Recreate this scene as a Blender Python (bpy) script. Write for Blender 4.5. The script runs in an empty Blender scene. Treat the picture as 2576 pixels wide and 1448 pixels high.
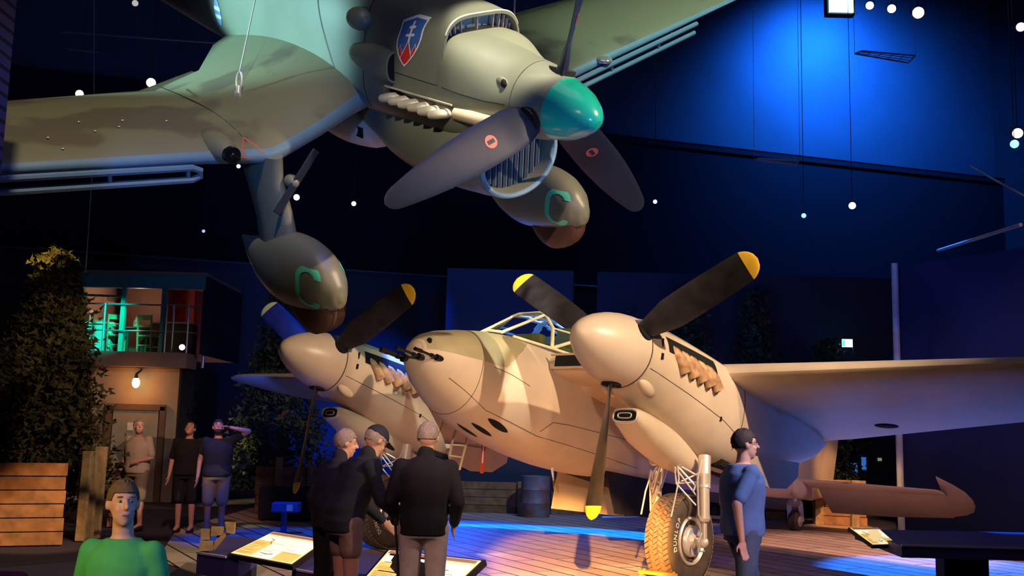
import bpy, bmesh, math, random
from math import sin, cos, pi, radians as R, sqrt, atan2, tan
from mathutils import Vector as V, Matrix
random.seed(7)
S = bpy.context.scene
COL = S.collection
# ------------------------------------------------------------------ camera
FPX, PIT, ROL, HC = 2637.0, 0.1364, -0.0235, 1.78
r0 = V((1,0,0)); d0 = V((0,cos(PIT),sin(PIT))); u0 = V((0,-sin(PIT),cos(PIT)))
cr, sr = cos(ROL), sin(ROL)
r1 = cr*r0 - sr*u0; u1 = sr*r0 + cr*u0
cd = bpy.data.cameras.new('camera'); cam = bpy.data.objects.new('camera', cd); COL.objects.link(cam)
cam.matrix_world = Matrix(((r1.x,u1.x,-d0.x,0),(r1.y,u1.y,-d0.y,0),(r1.z,u1.z,-d0.z,HC),(0,0,0,1)))
cd.sensor_width = 36; cd.lens = FPX/2576*36; cd.clip_start = .05; cd.clip_end = 200
S.camera = cam
def at(px, py, Y=None, Z=None, X=None):
    """a point of the hall seen at a pixel of the photograph, on a plane of given Y, Z or X"""
    a, b = px-1288, 724-py
    d = (r1*a + u1*b)/FPX + d0
    t = Y/d.y if Y is not None else ((Z-HC)/d.z if Z is not None else X/d.x)
    return V((0,0,HC)) + d*t
# ------------------------------------------------------------------ world, exposure
S.view_settings.view_transform = 'Standard'; S.view_settings.look = 'None'
S.view_settings.exposure = 0.0; S.view_settings.gamma = 1.0
try: S.view_settings.use_curve_mapping = False
except Exception: pass
w = bpy.data.worlds.new('hall_dark'); S.world = w; w.use_nodes = True
w.node_tree.nodes['Background'].inputs[0].default_value = (.03,.05,.12,1)
w.node_tree.nodes['Background'].inputs[1].default_value = .008
# ------------------------------------------------------------------ lights
def light(name, kind, loc, tgt, col, e, size=.3, ang=40, blend=.5):
    d = bpy.data.lights.new(name, kind); d.color = col; d.energy = e
    if kind == 'SPOT': d.spot_size = R(ang); d.spot_blend = blend; d.shadow_soft_size = size
    elif kind == 'AREA': d.shape = 'DISK'; d.size = size
    else: d.shadow_soft_size = size
    o = bpy.data.objects.new(name, d); COL.objects.link(o); o.location = loc
    if kind != 'POINT': o.rotation_euler = (V(tgt)-V(loc)).to_track_quat('-Z','Y').to_euler()
    return o
WARM = (1,.66,.34); BLUE = (.02,.12,1); TEAL = (.35,1,.8); PINK = (1,.6,.48)
light('spot_key','SPOT',(7.6,5.2,7.8),(-.2,12.6,2.3),(1,.72,.47),6400,.07,42,.5)
light('spot_front','SPOT',(-1.0,1.0,4.5),(.3,13,2.2),(1,.68,.48),3000,.1,26,.6)
light('spot_nacelle','SPOT',(8.5,6,9.5),(3.2,13.5,2.4),(1,.74,.55),2600,.1,22,.6)
light('spot_wing_pink','SPOT',(9,10,11),(8,18,1.5),(1,.55,.45),2300,.1,40,.6)
light('spot_wing_blue','SPOT',(12,9,.9),(7.5,14,3),(.06,.17,1),1150,.3,60,.8)
light('spot_wing_blue_low','SPOT',(5.2,16.5,.4),(4.6,14.5,2.6),(.15,.28,1),22,.3,100,.8)
light('spot_under_warm','SPOT',(2.5,7.5,.5),(1.5,13,1.4),(1,.52,.3),120,.4,36,.5)
light('spot_floor_blue','SPOT',(1,19,11),(0,17.2,0),(.0,.13,1),38000,.05,38,.15)
light('spot_floor_blue_right','SPOT',(7.0,19.5,9),(6.4,14.9,0),(.01,.15,1),15000,.05,24,.4)
light('spot_floor_blue_left','SPOT',(-4,14,10),(-3.4,17.2,0),(.01,.08,1),4500,.05,22,.5)
light('added_floor_blue_low','SPOT',(-1.2,24.0,2.7),(-.2,18.4,0),(.0,.10,1),1300,.1,46,.5)  # added low blue fill under the wing, no visible lamp there
light('spot_floor_violet','SPOT',(2,20,11),(1,22.6,0),(.1,.15,1),1500,.05,50,.6)
light('spot_floor_warm','SPOT',(.6,3.0,3.5),(.95,14.1,0),(1,.47,.12),34000,.05,13,.4)
light('spot_rail_blue','SPOT',(8,9,7),(7.2,13,.7),(.02,.08,1),900,.1,34,.6)
light('spot_scenic_top','SPOT',(8.5,11,9),(9.5,19,4.2),(.0,.05,1),450,.3,30,1)
light('spot_floor_pink','SPOT',(6,9,10),(5.8,17.4,0),(1,.5,.35),7000,.1,20,.6)
light('spot_backwall_blue','SPOT',(-1,17,7),(-3.4,27,3.4),(.0,.07,1),9000,.1,22,.8)
light('spot_rightwall_blue','SPOT',(8.5,9,1.6),(11.2,17.2,2.2),(.01,.07,1),1700,.2,22,1)
light('spot_woodpile','SPOT',(6,16,5),(7.2,22.2,.6),(1,.5,.2),3200,.1,16,.5)
light('spot_cowl_top','SPOT',(1.6,3.0,10.8),(.05,9.75,5.45),(1,.92,.72),11000,.06,11,.4)
light('spot_wing_olive','SPOT',(-1.0,1.5,10.5),(-3.6,9.8,5.0),(1,.82,.56),2700,.1,28,.7)
light('spot_rear_teal','SPOT',(-8.9,9.8,5.6),(-2.0,12.0,6.9),(.45,.95,1),5200,.1,30,.6)
light('spot_under_blue','SPOT',(-2.6,3.0,3.0),(-2.8,9.2,4.5),(.10,.30,1),900,.2,26,.7)
light('spot_radiator_blue','SPOT',(1.2,4.0,2.4),(-.1,10.2,4.1),(.2,.6,1),220,.2,16,.7)
light('spot_cowl_side','SPOT',(-1.8,2.5,6.2),(-.7,9.9,4.95),(1,.9,.68),1500,.1,14,.7)
light('spot_blade_blue','SPOT',(2.2,4.8,2.0),(.6,8.8,4.4),(.08,.26,1),560,.3,44,.8)
light('spot_stbd_wing','SPOT',(5.5,9,11),(2.2,14,6.9),(.7,1,.8),2600,.1,36,.6)
light('spot_under_warm_hull','SPOT',(2.0,13.5,.6),(.3,11.4,4.0),(1,.5,.32),50,.3,50,.8)
light('spot_timber_left','SPOT',(-3.6,11.8,4.6),(-6.8,15.4,.2),(1,.52,.2),1700,.1,17,.6)
light('spot_tree_top','SPOT',(-9.5,11,8.5),(-7.9,17.2,4.75),(1,.72,.2),16000,.1,8,.6)
light('spot_visitors','SPOT',(-1.9,2.5,5.5),(-.8,9.2,.7),(1,.5,.45),700,.2,40,.7)
light('spot_visitor_blue','SPOT',(6,5,5.5),(2.1,9.3,1.0),(.08,.28,1),1700,.3,26,.6)
light('spot_child_green','SPOT',(-3.6,2.0,2.7),(-1.9,5,1.3),(1,.66,.25),520,.2,24,.6)
light('spot_child_blue','SPOT',(.8,2.6,2.6),(-1.8,5,1.3),(.1,.3,1),260,.2,22,.6)
light('spot_carpet_blue','SPOT',(0,8,8),(-3.2,8.4,0),(.04,.07,1),500,.2,60,.8)
light('glow_back_upper','SPOT',(10.9,32.2,16.0),(11.0,36,12.6),(.01,.18,1),9000,.3,150,1)  # added wall light in place of the haze glow around the floodlight
light('fill_hall_blue','AREA',(4,22,14.5),(4,23,5),(.03,.07,1),14,5)
light('fill_hall_soft','AREA',(0,6,12),(0,13,3),(.8,.75,1),70,6)
light('balcony_teal','SPOT',(-8.2,22.6,5.0),(-9.9,25.4,3.4),(.0,1,.7),700,.1,34,.5)
light('balcony_room_warm','POINT',(-9.1,25.5,4.75),None,(1,.62,.45),22,.1)
light('balcony_red','POINT',(-7.9,26.2,4.2),None,(1,.12,.15),2.5,.1)
# ------------------------------------------------------------------ materials
MAT = {}
def mat(name, col, rough=.6, metal=0, noise=0, scale=8, col2=None, bump=0, emit=0, spec=.4, coat=0, thr=None):
    if name in MAT: return MAT[name]
    m = bpy.data.materials.new(name); m.use_nodes = True; MAT[name] = m
    nt = m.node_tree; b = nt.nodes['Principled BSDF']; L = nt.links
    b.inputs['Roughness'].default_value = rough; b.inputs['Metallic'].default_value = metal
    b.inputs['Specular IOR Level'].default_value = spec; b.inputs['Coat Weight'].default_value = coat
    c4 = (*col,1); tc = nt.nodes.new('ShaderNodeTexCoord')
    n = nt.nodes.new('ShaderNodeTexNoise'); n.inputs['Scale'].default_value = scale; n.inputs['Detail'].default_value = 5
    L.new(tc.outputs['Object'], n.inputs['Vector'])
    rp = nt.nodes.new('ShaderNodeValToRGB')
    k = noise if noise else .06
    c2 = (*col2,1) if col2 else tuple(x*(1-k) for x in col)+(1,)
    c1 = c4 if col2 else tuple(min(1,x*(1+k)) for x in col)+(1,)
    rp.color_ramp.elements[0].color = c1; rp.color_ramp.elements[1].color = c2
    rp.color_ramp.elements[0].position = (thr-.03) if thr else .35; rp.color_ramp.elements[1].position = (thr+.03) if thr else .65
    L.new(n.outputs['Fac'], rp.inputs['Fac']); L.new(rp.outputs['Color'], b.inputs['Base Color'])
    if bump:
        bp = nt.nodes.new('ShaderNodeBump'); bp.inputs['Strength'].default_value = bump; bp.inputs['Distance'].default_value = .02
        L.new(n.outputs['Fac'], bp.inputs['Height']); L.new(bp.outputs['Normal'], b.inputs['Normal'])
    if emit: b.inputs['Emission Color'].default_value = c4; b.inputs['Emission Strength'].default_value = emit
    return m
def plankmat(name, c1, c2, scale, mortar=.01, w=.6, h=.15, bump=.4, rough=.7, off=.5, axes='XY'):
    m = bpy.data.materials.new(name); m.use_nodes = True; MAT[name] = m
    nt = m.node_tree; b = nt.nodes['Principled BSDF']; L = nt.links; b.inputs['Roughness'].default_value = rough
    tc = nt.nodes.new('ShaderNodeTexCoord'); mp = nt.nodes.new('ShaderNodeMapping'); L.new(tc.outputs['Object'], mp.inputs[0])
    sep = nt.nodes.new('ShaderNodeSeparateXYZ'); cmb = nt.nodes.new('ShaderNodeCombineXYZ')
    L.new(mp.outputs[0], sep.inputs[0]); L.new(sep.outputs[axes[0]], cmb.inputs['X']); L.new(sep.outputs[axes[1]], cmb.inputs['Y'])
    br = nt.nodes.new('ShaderNodeTexBrick'); L.new(cmb.outputs[0], br.inputs['Vector'])
    br.inputs['Scale'].default_value = scale; br.inputs['Mortar Size'].default_value = mortar
    br.inputs['Brick Width'].default_value = w; br.inputs['Row Height'].default_value = h; br.offset = off
    br.inputs['Color1'].default_value = (*c1,1); br.inputs['Color2'].default_value = (*c2,1); br.inputs['Mortar'].default_value = (.004,.004,.004,1)
    n = nt.nodes.new('ShaderNodeTexNoise'); n.inputs['Scale'].default_value = 6; L.new(tc.outputs['Object'], n.inputs['Vector'])
    mx = nt.nodes.new('ShaderNodeMix'); mx.data_type = 'RGBA'; mx.blend_type = 'MULTIPLY'; mx.inputs[0].default_value = .5
    L.new(br.outputs['Color'], mx.inputs[6]); L.new(n.outputs['Color'], mx.inputs[7]); L.new(mx.outputs[2], b.inputs['Base Color'])
    bp = nt.nodes.new('ShaderNodeBump'); bp.inputs['Strength'].default_value = bump; bp.inputs['Distance'].default_value = .02; bp.invert = True
    L.new(br.outputs['Fac'], bp.inputs['Height']); L.new(bp.outputs['Normal'], b.inputs['Normal'])
    return m, mp
# ------------------------------------------------------------------ mesh builder
def norm(v): v = V(v); return v.normalized() if v.length > 1e-9 else V((0,0,1))
class MB:
    def __init__(s): s.v = []; s.f = []; s.m = []
    def add(s, vs, fs, mi=0):
        o = len(s.v); s.v += [tuple(p) for p in vs]; s.f += [[i+o for i in f] for f in fs]; s.m += [mi]*len(fs); return s
    def loft(s, rings, cap=True, close=True, mi=0):
        n = len(rings[0]); vs = [p for r in rings for p in r]; fs = []
        for i in range(len(rings)-1):
            for j in range(n if close else n-1):
                k = (j+1) % n
                fs.append([i*n+j, i*n+k, (i+1)*n+k, (i+1)*n+j])
        if cap: fs.append(list(range(n))[::-1]); fs.append([(len(rings)-1)*n+j for j in range(n)])
        return s.add(vs, fs, mi)
    def tube(s, pts, r, seg=10, cap=True, mi=0, sq=None):
        pts = [V(p) for p in pts]; rr = r if isinstance(r,(list,tuple)) else [r]*len(pts); rings = []
        up = None
        for i, p in enumerate(pts):
            t = norm((pts[min(i+1,len(pts)-1)]-pts[max(i-1,0)]))
            if up is None: up = V((0,0,1)) if abs(t.z) < .9 else V((1,0,0))
            a = norm(t.cross(up)); b = norm(a.cross(t)); up = b
            q = sq or (1,1)
            rings.append([p + a*cos(2*pi*k/seg)*rr[i]*q[0] + b*sin(2*pi*k/seg)*rr[i]*q[1] for k in range(seg)])
        return s.loft(rings, cap, True, mi)
    def capsule(s, a, b, ra, rb=None, seg=16):
        a, b = V(a), V(b); rb = ra if rb is None else rb; d = norm(b-a)
        P = []; Q = []
        for k in range(6): t = pi/2*(1-k/5.0); P.append(a-d*ra*sin(t)); Q.append(max(ra*cos(t),.0008))
        for k in range(1,4): P.append(a+(b-a)*k/4); Q.append(ra+(rb-ra)*k/4)
        for k in range(6): t = pi/2*(k/5.0); P.append(b+d*rb*sin(t)); Q.append(max(rb*cos(t),.0008))
        up = V((0,0,1)) if abs(d.z) < .9 else V((0,1,0)); x = norm(d.cross(up)); y = x.cross(d)
        return s.loft([[p+x*cos(2*pi*k/seg)*q+y*sin(2*pi*k/seg)*q for k in range(seg)] for p,q in zip(P,Q)])
    def ell(s, c, rx, ry=None, rz=None, M=None, seg=20, n=12, mi=0):
        ry = rx if ry is None else ry; rz = rx if rz is None else rz; c = V(c); rings = []
        for i in range(n+1):
            t = pi*(i/n) ; q = max(sin(t),.01)
            ring = [V((rx*q*cos(2*pi*k/seg), ry*q*sin(2*pi*k/seg), -rz*cos(t))) for k in range(seg)]
            rings.append([c + ((M @ p) if M else p) for p in ring])
        return s.loft(rings, mi=mi)
    def box(s, c, sz, M=None, mi=0):
        c = V(c); x,y,z = [q/2 for q in sz]
        vs = [V((i*x,j*y,k*z)) for i in (-1,1) for j in (-1,1) for k in (-1,1)]
        vs = [c + ((M @ p) if M else p) for p in vs]
        return s.add(vs, [[0,1,3,2],[4,6,7,5],[0,4,5,1],[2,3,7,6],[0,2,6,4],[1,5,7,3]], mi)
    def bar(s, a, b, w, h, up=(0,0,1), mi=0):
        a, b = V(a), V(b); d = norm(b-a); u = V(up)
        if abs(d.dot(u)) > .98: u = V((1,0,0))
        x = norm(d.cross(u)); y = norm(x.cross(d)); x *= w/2; y *= h/2
        return s.add([a-x-y,a+x-y,a+x+y,a-x+y,b-x-y,b+x-y,b+x+y,b-x+y],[[3,2,1,0],[4,5,6,7],[0,1,5,4],[1,2,6,5],[2,3,7,6],[3,0,4,7]], mi)
    def lathe(s, prof, c=(0,0,0), ax='x', seg=36, cap=True, mi=0):
        rings = []
        for x, r in prof:
            ring = []
            for k in range(seg):
                a = 2*pi*k/seg
                p = {'x':V((x, r*cos(a), r*sin(a))), 'y':V((r*sin(a), x, r*cos(a))), 'z':V((r*cos(a), r*sin(a), x))}[ax]
                ring.append(V(c)+p)
            rings.append(ring)
        return s.loft(rings, cap, mi=mi)
    def prism(s, poly, d, mi=0):
        """poly: list of 3d points, extruded by vector d"""
        n = len(poly); d = V(d); vs = [V(p) for p in poly] + [V(p)+d for p in poly]
        fs = [list(range(n))[::-1], [n+i for i in range(n)]] + [[i,(i+1)%n,n+(i+1)%n,n+i] for i in range(n)]
        return s.add(vs, fs, mi)
    def mesh(s, name):
        me = bpy.data.meshes.new(name); me.from_pydata([tuple(v) for v in s.v], [], s.f)
        for p, i in zip(me.polygons, s.m): p.material_index = i
        bm = bmesh.new(); bm.from_mesh(me); bmesh.ops.recalc_face_normals(bm, faces=bm.faces); bm.to_mesh(me); bm.free()
        return me
    def build(s, name, mats, parent=None, smooth=True, ang=38, bevel=0, M=None, label=None, sub=0):
        me = s.mesh(name)
        for m in (mats if isinstance(mats,(list,tuple)) else [mats]): me.materials.append(m)
        if smooth:
            me.shade_smooth()
            me.set_sharp_from_angle(angle=R(ang))
        o = bpy.data.objects.new(name, me); COL.objects.link(o)
        if M is not None: o.matrix_local = M
        if parent: o.parent = parent
        if bevel:
            b = o.modifiers.new('bevel','BEVEL'); b.width = bevel; b.segments = 2; b.limit_method = 'ANGLE'
        if sub:
            b = o.modifiers.new('sub','SUBSURF'); b.levels = sub; b.render_levels = sub
        if label: o['label'] = label
        return o
def fuse(mb, name, m, parent, vox=.01, it=4, label=None):
    """one continuous surface out of overlapping volumes"""
    me = mb.mesh(name); o = bpy.data.objects.new(name, me); COL.objects.link(o)
    r = o.modifiers.new('r','REMESH'); r.mode = 'VOXEL'; r.voxel_size = vox
    sm = o.modifiers.new('s','SMOOTH'); sm.iterations = it; sm.factor = .6
    dg = bpy.context.evaluated_depsgraph_get(); me2 = bpy.data.meshes.new_from_object(o.evaluated_get(dg))
    o.modifiers.clear(); o.data = me2; me2.name = name; me2.materials.clear(); me2.materials.append(m); me2.shade_smooth()
    if parent: o.parent = parent
    if label: o['label'] = label
    return o
def tag(o, label, cat, group=None):
    o['label'] = label; o['category'] = cat
    if group: o['group'] = group
    return o
def thing(name, label, cat, loc=(0,0,0), rz=0, group=None, M=None):
    o = bpy.data.objects.new(name, None); COL.objects.link(o); o.empty_display_size = .2
    if M is not None: o.matrix_world = M
    else: o.location = loc; o.rotation_euler = (0,0,rz)
    return tag(o, label, cat, group)
def struct(o): o['kind'] = 'structure'; return o
def copy_tree(o, parent=None):
    c = o.copy(); COL.objects.link(c); c.parent = parent
    for ch in [x for x in KIDS.get(o.name, [])]: copy_tree(ch, c)
    return c
KIDS = {}
def kids_index():
    KIDS.clear()
    for o in COL.objects:
        if o.parent: KIDS.setdefault(o.parent.name, []).append(o)
def fr(O, yaw, al, rl=0):
    F = V((cos(yaw)*cos(al), sin(yaw)*cos(al), sin(al))); L = V((-sin(yaw), cos(yaw), 0)); U = F.cross(L)
    c, s_ = cos(rl), sin(rl); L, U = c*L+s_*U, -s_*L+c*U
    return Matrix(((F.x,L.x,U.x,O[0]),(F.y,L.y,U.y,O[1]),(F.z,L.z,U.z,O[2]),(0,0,0,1)))
def sgnp(x, p): return (abs(x)**p)*(1 if x >= 0 else -1)
def interp(tab, x):
    """tab rows (x,...) sorted by descending x"""
    if x >= tab[0][0]: return tab[0][1:]
    for a, b in zip(tab, tab[1:]):
        if x >= b[0]:
            t = (a[0]-x)/(a[0]-b[0]+1e-9)
            t2 = t
            return [p+(q-p)*t2 for p, q in zip(a[1:], b[1:])]
    return tab[-1][1:]
def catmull(tab, sub=5):
    """refine a section table with Catmull-Rom"""
    out = []
    n = len(tab)
    for i in range(n-1):
        p0, p1, p2, p3 = tab[max(i-1,0)], tab[i], tab[i+1], tab[min(i+2,n-1)]
        for k in range(sub):
            t = k/sub; row = []
            for a,b,c,d in zip(p0,p1,p2,p3):
                row.append(.5*((2*b)+(-a+c)*t+(2*a-5*b+4*c-d)*t*t+(-a+3*b-3*c+d)*t**3))
            x = p1[0]+(p2[0]-p1[0])*t; row[0] = x
            out.append(tuple(row))
    out.append(tuple(tab[-1])); return out
def ring(x, w, z0, ht, hb, n, seg=56, y0=0):
    out = []
    for k in range(seg):
        a = 2*pi*k/seg; c, s_ = cos(a), sin(a)
        out.append(V((x, y0+w*sgnp(c,2/n), z0+(ht if s_ >= 0 else hb)*sgnp(s_,2/n))))
    return out
def wing(stations, seg=22, camber=.02):
    """stations (y, xLE, z, chord, thickness ratio, twist deg)"""
    rings = []
    for y, x, z, c, t, tw in stations:
        up, lo = [], []
        for k in range(seg+1):
            s_ = .5*(1-cos(pi*k/seg)); yt = 5*t*(.2969*sqrt(s_)-.126*s_-.3516*s_**2+.2843*s_**3-.1015*s_**4)
            cz = camber*4*s_*(1-s_)
            up.append((s_, cz+yt)); lo.append((s_, cz-yt*.9))
        prof = up + lo[::-1][1:-1]
        a = R(tw); rg = []
        for s_, h in prof:
            dx, dz = -s_*c, h*c
            rg.append(V((x+dx*cos(a)+dz*sin(a)*0, y, z+dz*cos(a)+dx*sin(a))))
        rings.append(rg)
    return MB().loft(rings)
def raster(fn, x0,x1,z0,z1,nx,nz, surf, mats, name, parent, label=None):
    b = MB(); idx = {}; used = []
    for i in range(nx):
        for j in range(nz):
            u,v = (i+.5)/nx, (j+.5)/nz; m_ = fn(u,v)
            if m_ is None: continue
            f = []
            for di,dj in ((0,0),(1,0),(1,1),(0,1)):
                k = (i+di,j+dj)
                if k not in idx:
                    idx[k] = len(b.v); b.v.append(tuple(surf(x0+(x1-x0)*k[0]/nx, z0+(z1-z0)*k[1]/nz)))
                f.append(idx[k])
            b.f.append(f); b.m.append(m_)
    return b.build(name, mats, parent, smooth=False, label=label)
# ------------------------------------------------------------------ shared materials
mat('beige_paint',(.57,.46,.335),.55,noise=.05,scale=3,bump=.02)
mat('olive_paint',(.36,.31,.17),.6,noise=.08,scale=4)
mat('spinner_paint',(.60,.49,.38),.38,noise=.04,scale=3,spec=.5)
mat('black_rubber',(.075,.052,.036),.7,noise=.2)
mat('tyre_tread',(.20,.135,.085),.75,noise=.2,scale=20)
mat('black_paint',(.012,.012,.014),.45,noise=.2)
mat('black_void',(.002,.002,.002),.9)
mat('blade_black',(.02,.018,.02),.38,noise=.3,scale=6,spec=.5)
mat('blade_yellow',(.85,.50,.03),.5)
mat('seam_dark',(.05,.035,.025),.8)
mat('rust_metal',(.52,.32,.17),.6,.2,noise=.4,scale=14,col2=(.30,.16,.08))
mat('silver_paint',(.75,.68,.60),.35,.5)
mat('gun_metal',(.03,.03,.035),.35,.8)
mat('cockpit_green',(.48,.50,.14),.6,noise=.15,scale=20)
mat('frame_cream',(.80,.70,.45),.5)
mat('strap_red',(.55,.05,.02),.7); mat('white_paint',(.8,.78,.74),.5)
mat('wood_dark',(.10,.05,.03),.7)
gl = mat('canopy_glass',(.9,.95,.95),.02); gb = gl.node_tree.nodes['Principled BSDF']
gb.inputs['Transmission Weight'].default_value = 1; gb.inputs['IOR'].default_value = 1.02
# ================================================================== twin engined aircraft on the deck
MO = fr((-1.1952,12.911,2.7853), 4.0071, .2044)
mq = thing('twin_engine_aeroplane','beige twin-engined aeroplane standing on the plank deck, black propellers with yellow tips','aeroplane',M=MO)
MF = [(0,.03,-.03,.03,.03,2),(-.04,.17,-.035,.15,.16,2),(-.14,.30,-.04,.26,.29,2),(-.32,.41,-.05,.36,.42,2.05),(-.62,.51,-.06,.47,.57,2.1),
 (-1.0,.585,-.07,.58,.69,2.15),(-1.5,.64,-.06,.66,.79,2.2),(-2.2,.68,-.05,.73,.86,2.3),(-3.0,.69,-.04,.79,.88,2.3),(-4.0,.68,0,.80,.84,2.2),(-6.0,.60,.05,.68,.68,2.1),
 (-8.0,.46,.13,.48,.50,2),(-10.,.29,.22,.30,.32,2),(-11.5,.13,.28,.17,.18,2),(-12.1,.03,.3,.04,.05,2)]
MFt = catmull(MF,4)
def mfus(x): return interp(MFt, x)
fu = MB().loft([ring(*t) for t in MFt]).build('fuselage',MAT['beige_paint'],mq)
def side_y(tabf, x, z, sgn):
    w_, z0, ht, hb, n = tabf(x); h = ht if z >= z0 else hb
    q = 1-min(1,abs((z-z0)/h))**n
    return sgn*w_*max(q,0)**(1/n)
def patch(tabf, name, m, parent, x0, x1, a0, a1, off=.004, nx=14, na=18, y0=0, shape=None, label=None, mb_only=False):
    """thin skin patch lying on a lofted body between stations x0..x1 and ring angles a0..a1 (degrees, 0 = port side, 90 = top)"""
    b = MB(); vs = []; 
    for i in range(nx+1):
        x = x0+(x1-x0)*i/nx; w_, z0, ht, hb, n = tabf(x)
        for j in range(na+1):
            a = R(a0+(a1-a0)*j/na); c, s_ = cos(a), sin(a)
            vs.append(V((x, y0+(w_+off)*sgnp(c,2/n), z0+((ht if s_>=0 else hb)+off)*sgnp(s_,2/n))))
    fs = []
    for i in range(nx):
        for j in range(na):
            if shape and not shape((i+.5)/nx, (j+.5)/na): continue
            fs.append([i*(na+1)+j, i*(na+1)+j+1, (i+1)*(na+1)+j+1, (i+1)*(na+1)+j])
    b.add(vs, fs)
    if mb_only: return b
    return b.build(name, m, parent, label=label)
def side_line(tabf, pts, r=.005, sgn=1, y0=0, mb=None, sub=8):
    """seam line drawn on the side of a body through (x,z) points"""
    mb = mb or MB(); P = []
    for a, b in zip(pts, pts[1:]):
        for k in range(sub): 
            x = a[0]+(b[0]-a[0])*k/sub; z = a[1]+(b[1]-a[1])*k/sub
            P.append((x, y0+side_y(tabf,x,z,sgn), z))
    x, z = pts[-1]; P.append((x, y0+side_y(tabf,x,z,sgn), z))
    mb.tube(P, r, 5); return mb
# olive camouflage on the upper nose
patch(mfus,'camouflage_patch',MAT['olive_paint'],fu,-.03,-1.75,8,172,.003,70,90,shape=lambda u,v: v > .0+max(0,(u-.62))*.9 and v < 1-max(0,(u-.62))*.9,label='olive camouflage paint on the upper nose')
ms = MB()
for x in (-.72,): ms.tube([V(p)+V((0,0,0)) for p in [q for q in ring(x,*[a+.001 for a in mfus(x)][:1],*mfus(x)[1:])]+[ring(x,*mfus(x))[0]]], .004, 5, cap=False)
side_line(mfus,[(-.9,-.02),(-1.2,-.04),(-1.55,-.1)],.004,1,mb=ms)
side_line(mfus,[(-.35,-.30),(-1.0,-.55),(-2.0,-.66),(-4.5,-.60)],.004,1,mb=ms)
side_line(mfus,[(-2.0,-.60),(-2.15,-.44),(-2.5,-.40),(-3.9,-.30)],.004,1,mb=ms)
ms.build('panel_seams',MAT['seam_dark'],fu)
# gun ports, guns, camera hole
gp = MB(); 
for (y,z,x,l) in ((.13,-.12,-.06,.36),(.30,-.10,-.20,.36),(-.13,-.12,-.06,.36),(-.30,-.10,-.20,.36)):
    g = MB(); g.tube([(x-.15,y,z),(x+.08,y,z)],.042,12); g.tube([(x+.08,y,z),(x+.08+l,y,z)],.016,10)
    g.tube([(x+l-.02,y,z),(x+.1+l,y,z)],.024,10); g.tube([(x+.14,y,z),(x+.18,y,z)],.026,10)
    g.build('machine_gun',MAT['gun_metal'],mq)
MB().ell((-.085,.16,.10),.02,.05,.045).build('camera_port',MAT['black_void'],fu)
for y,xs in ((.40,-1.12),(.24,-1.0),(.06,-.93)):   # cannon troughs under the nose
    b = MB(); P = []
    n = 10
    vs = []
    for i in range(n+1):
        x = xs-.42*i/n; hw = .036*sin(pi*min(1,max(.02,i/n)))**.6
        for s_ in (-1,1):
            yy = y+s_*hw; w_, z0, ht, hb, nn = mfus(x); q = max(0,1-(abs(yy)/w_)**nn)**(1/nn)
            vs.append((x, yy, z0-hb*q-.004))
    b.add(vs, [[2*i,2*i+1,2*i+3,2*i+2] for i in range(n)]); b.build('cannon_trough',MAT['black_void'],fu)
# ---- wing
zw = lambda y, s_=1: .26+max(0,(y-2.4))*(.032 if s_ > 0 else .045)
LEx = lambda y: -2.45-max(0,y-2.5)*.055
def chord(y): return 4.0-(y-2.4)*.40 if y > 2.4 else 4.0
for s_ in (1,-1):
    st = []
    for y in (.45,1.2,2.05,3.0,4.0,5.2,6.4,7.3): st.append((s_*y, LEx(y), zw(y,s_), chord(y), .15-.006*y, 0))
    for y,k in ((7.75,.93),(8.05,.75),(8.22,.5),(8.27,.2)):
        c = chord(y)*k; st.append((s_*y, LEx(y)-(chord(y)-c)*.35, zw(y,s_), c, .10*k+.01, 0))
    wn = wing(st).build('wing',MAT['beige_paint'],mq, label='port wing' if s_>0 else 'starboard wing')
    # inboard radiator leading edge
    rb = wing([(s_*.55,-1.92,.30,3.2,.135,0),(s_*2.15,-1.98,.30,3.2,.135,0)]).build('radiator_fairing',MAT['beige_paint'],mq)
    MB().box((-1.93,s_*1.36,.33),(.14,1.24,.15)).build('radiator_intake',MAT['black_void'],rb)
    MB().tube([(-1.87,s_*.66,.41),(-1.87,s_*2.02,.41)],.02,8).tube([(-1.90,s_*.66,.245),(-1.90,s_*2.02,.245)],.02,8).build('intake_lip',MAT['beige_paint'],rb)
    if s_ > 0:
        hz = lambda x,y: zw(y)-.15*chord(y)*.25
        MB().ell((-4.05,4.35,.0),.11,.15,.02).build('wing_port_hole',MAT['black_void'],wn)
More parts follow.
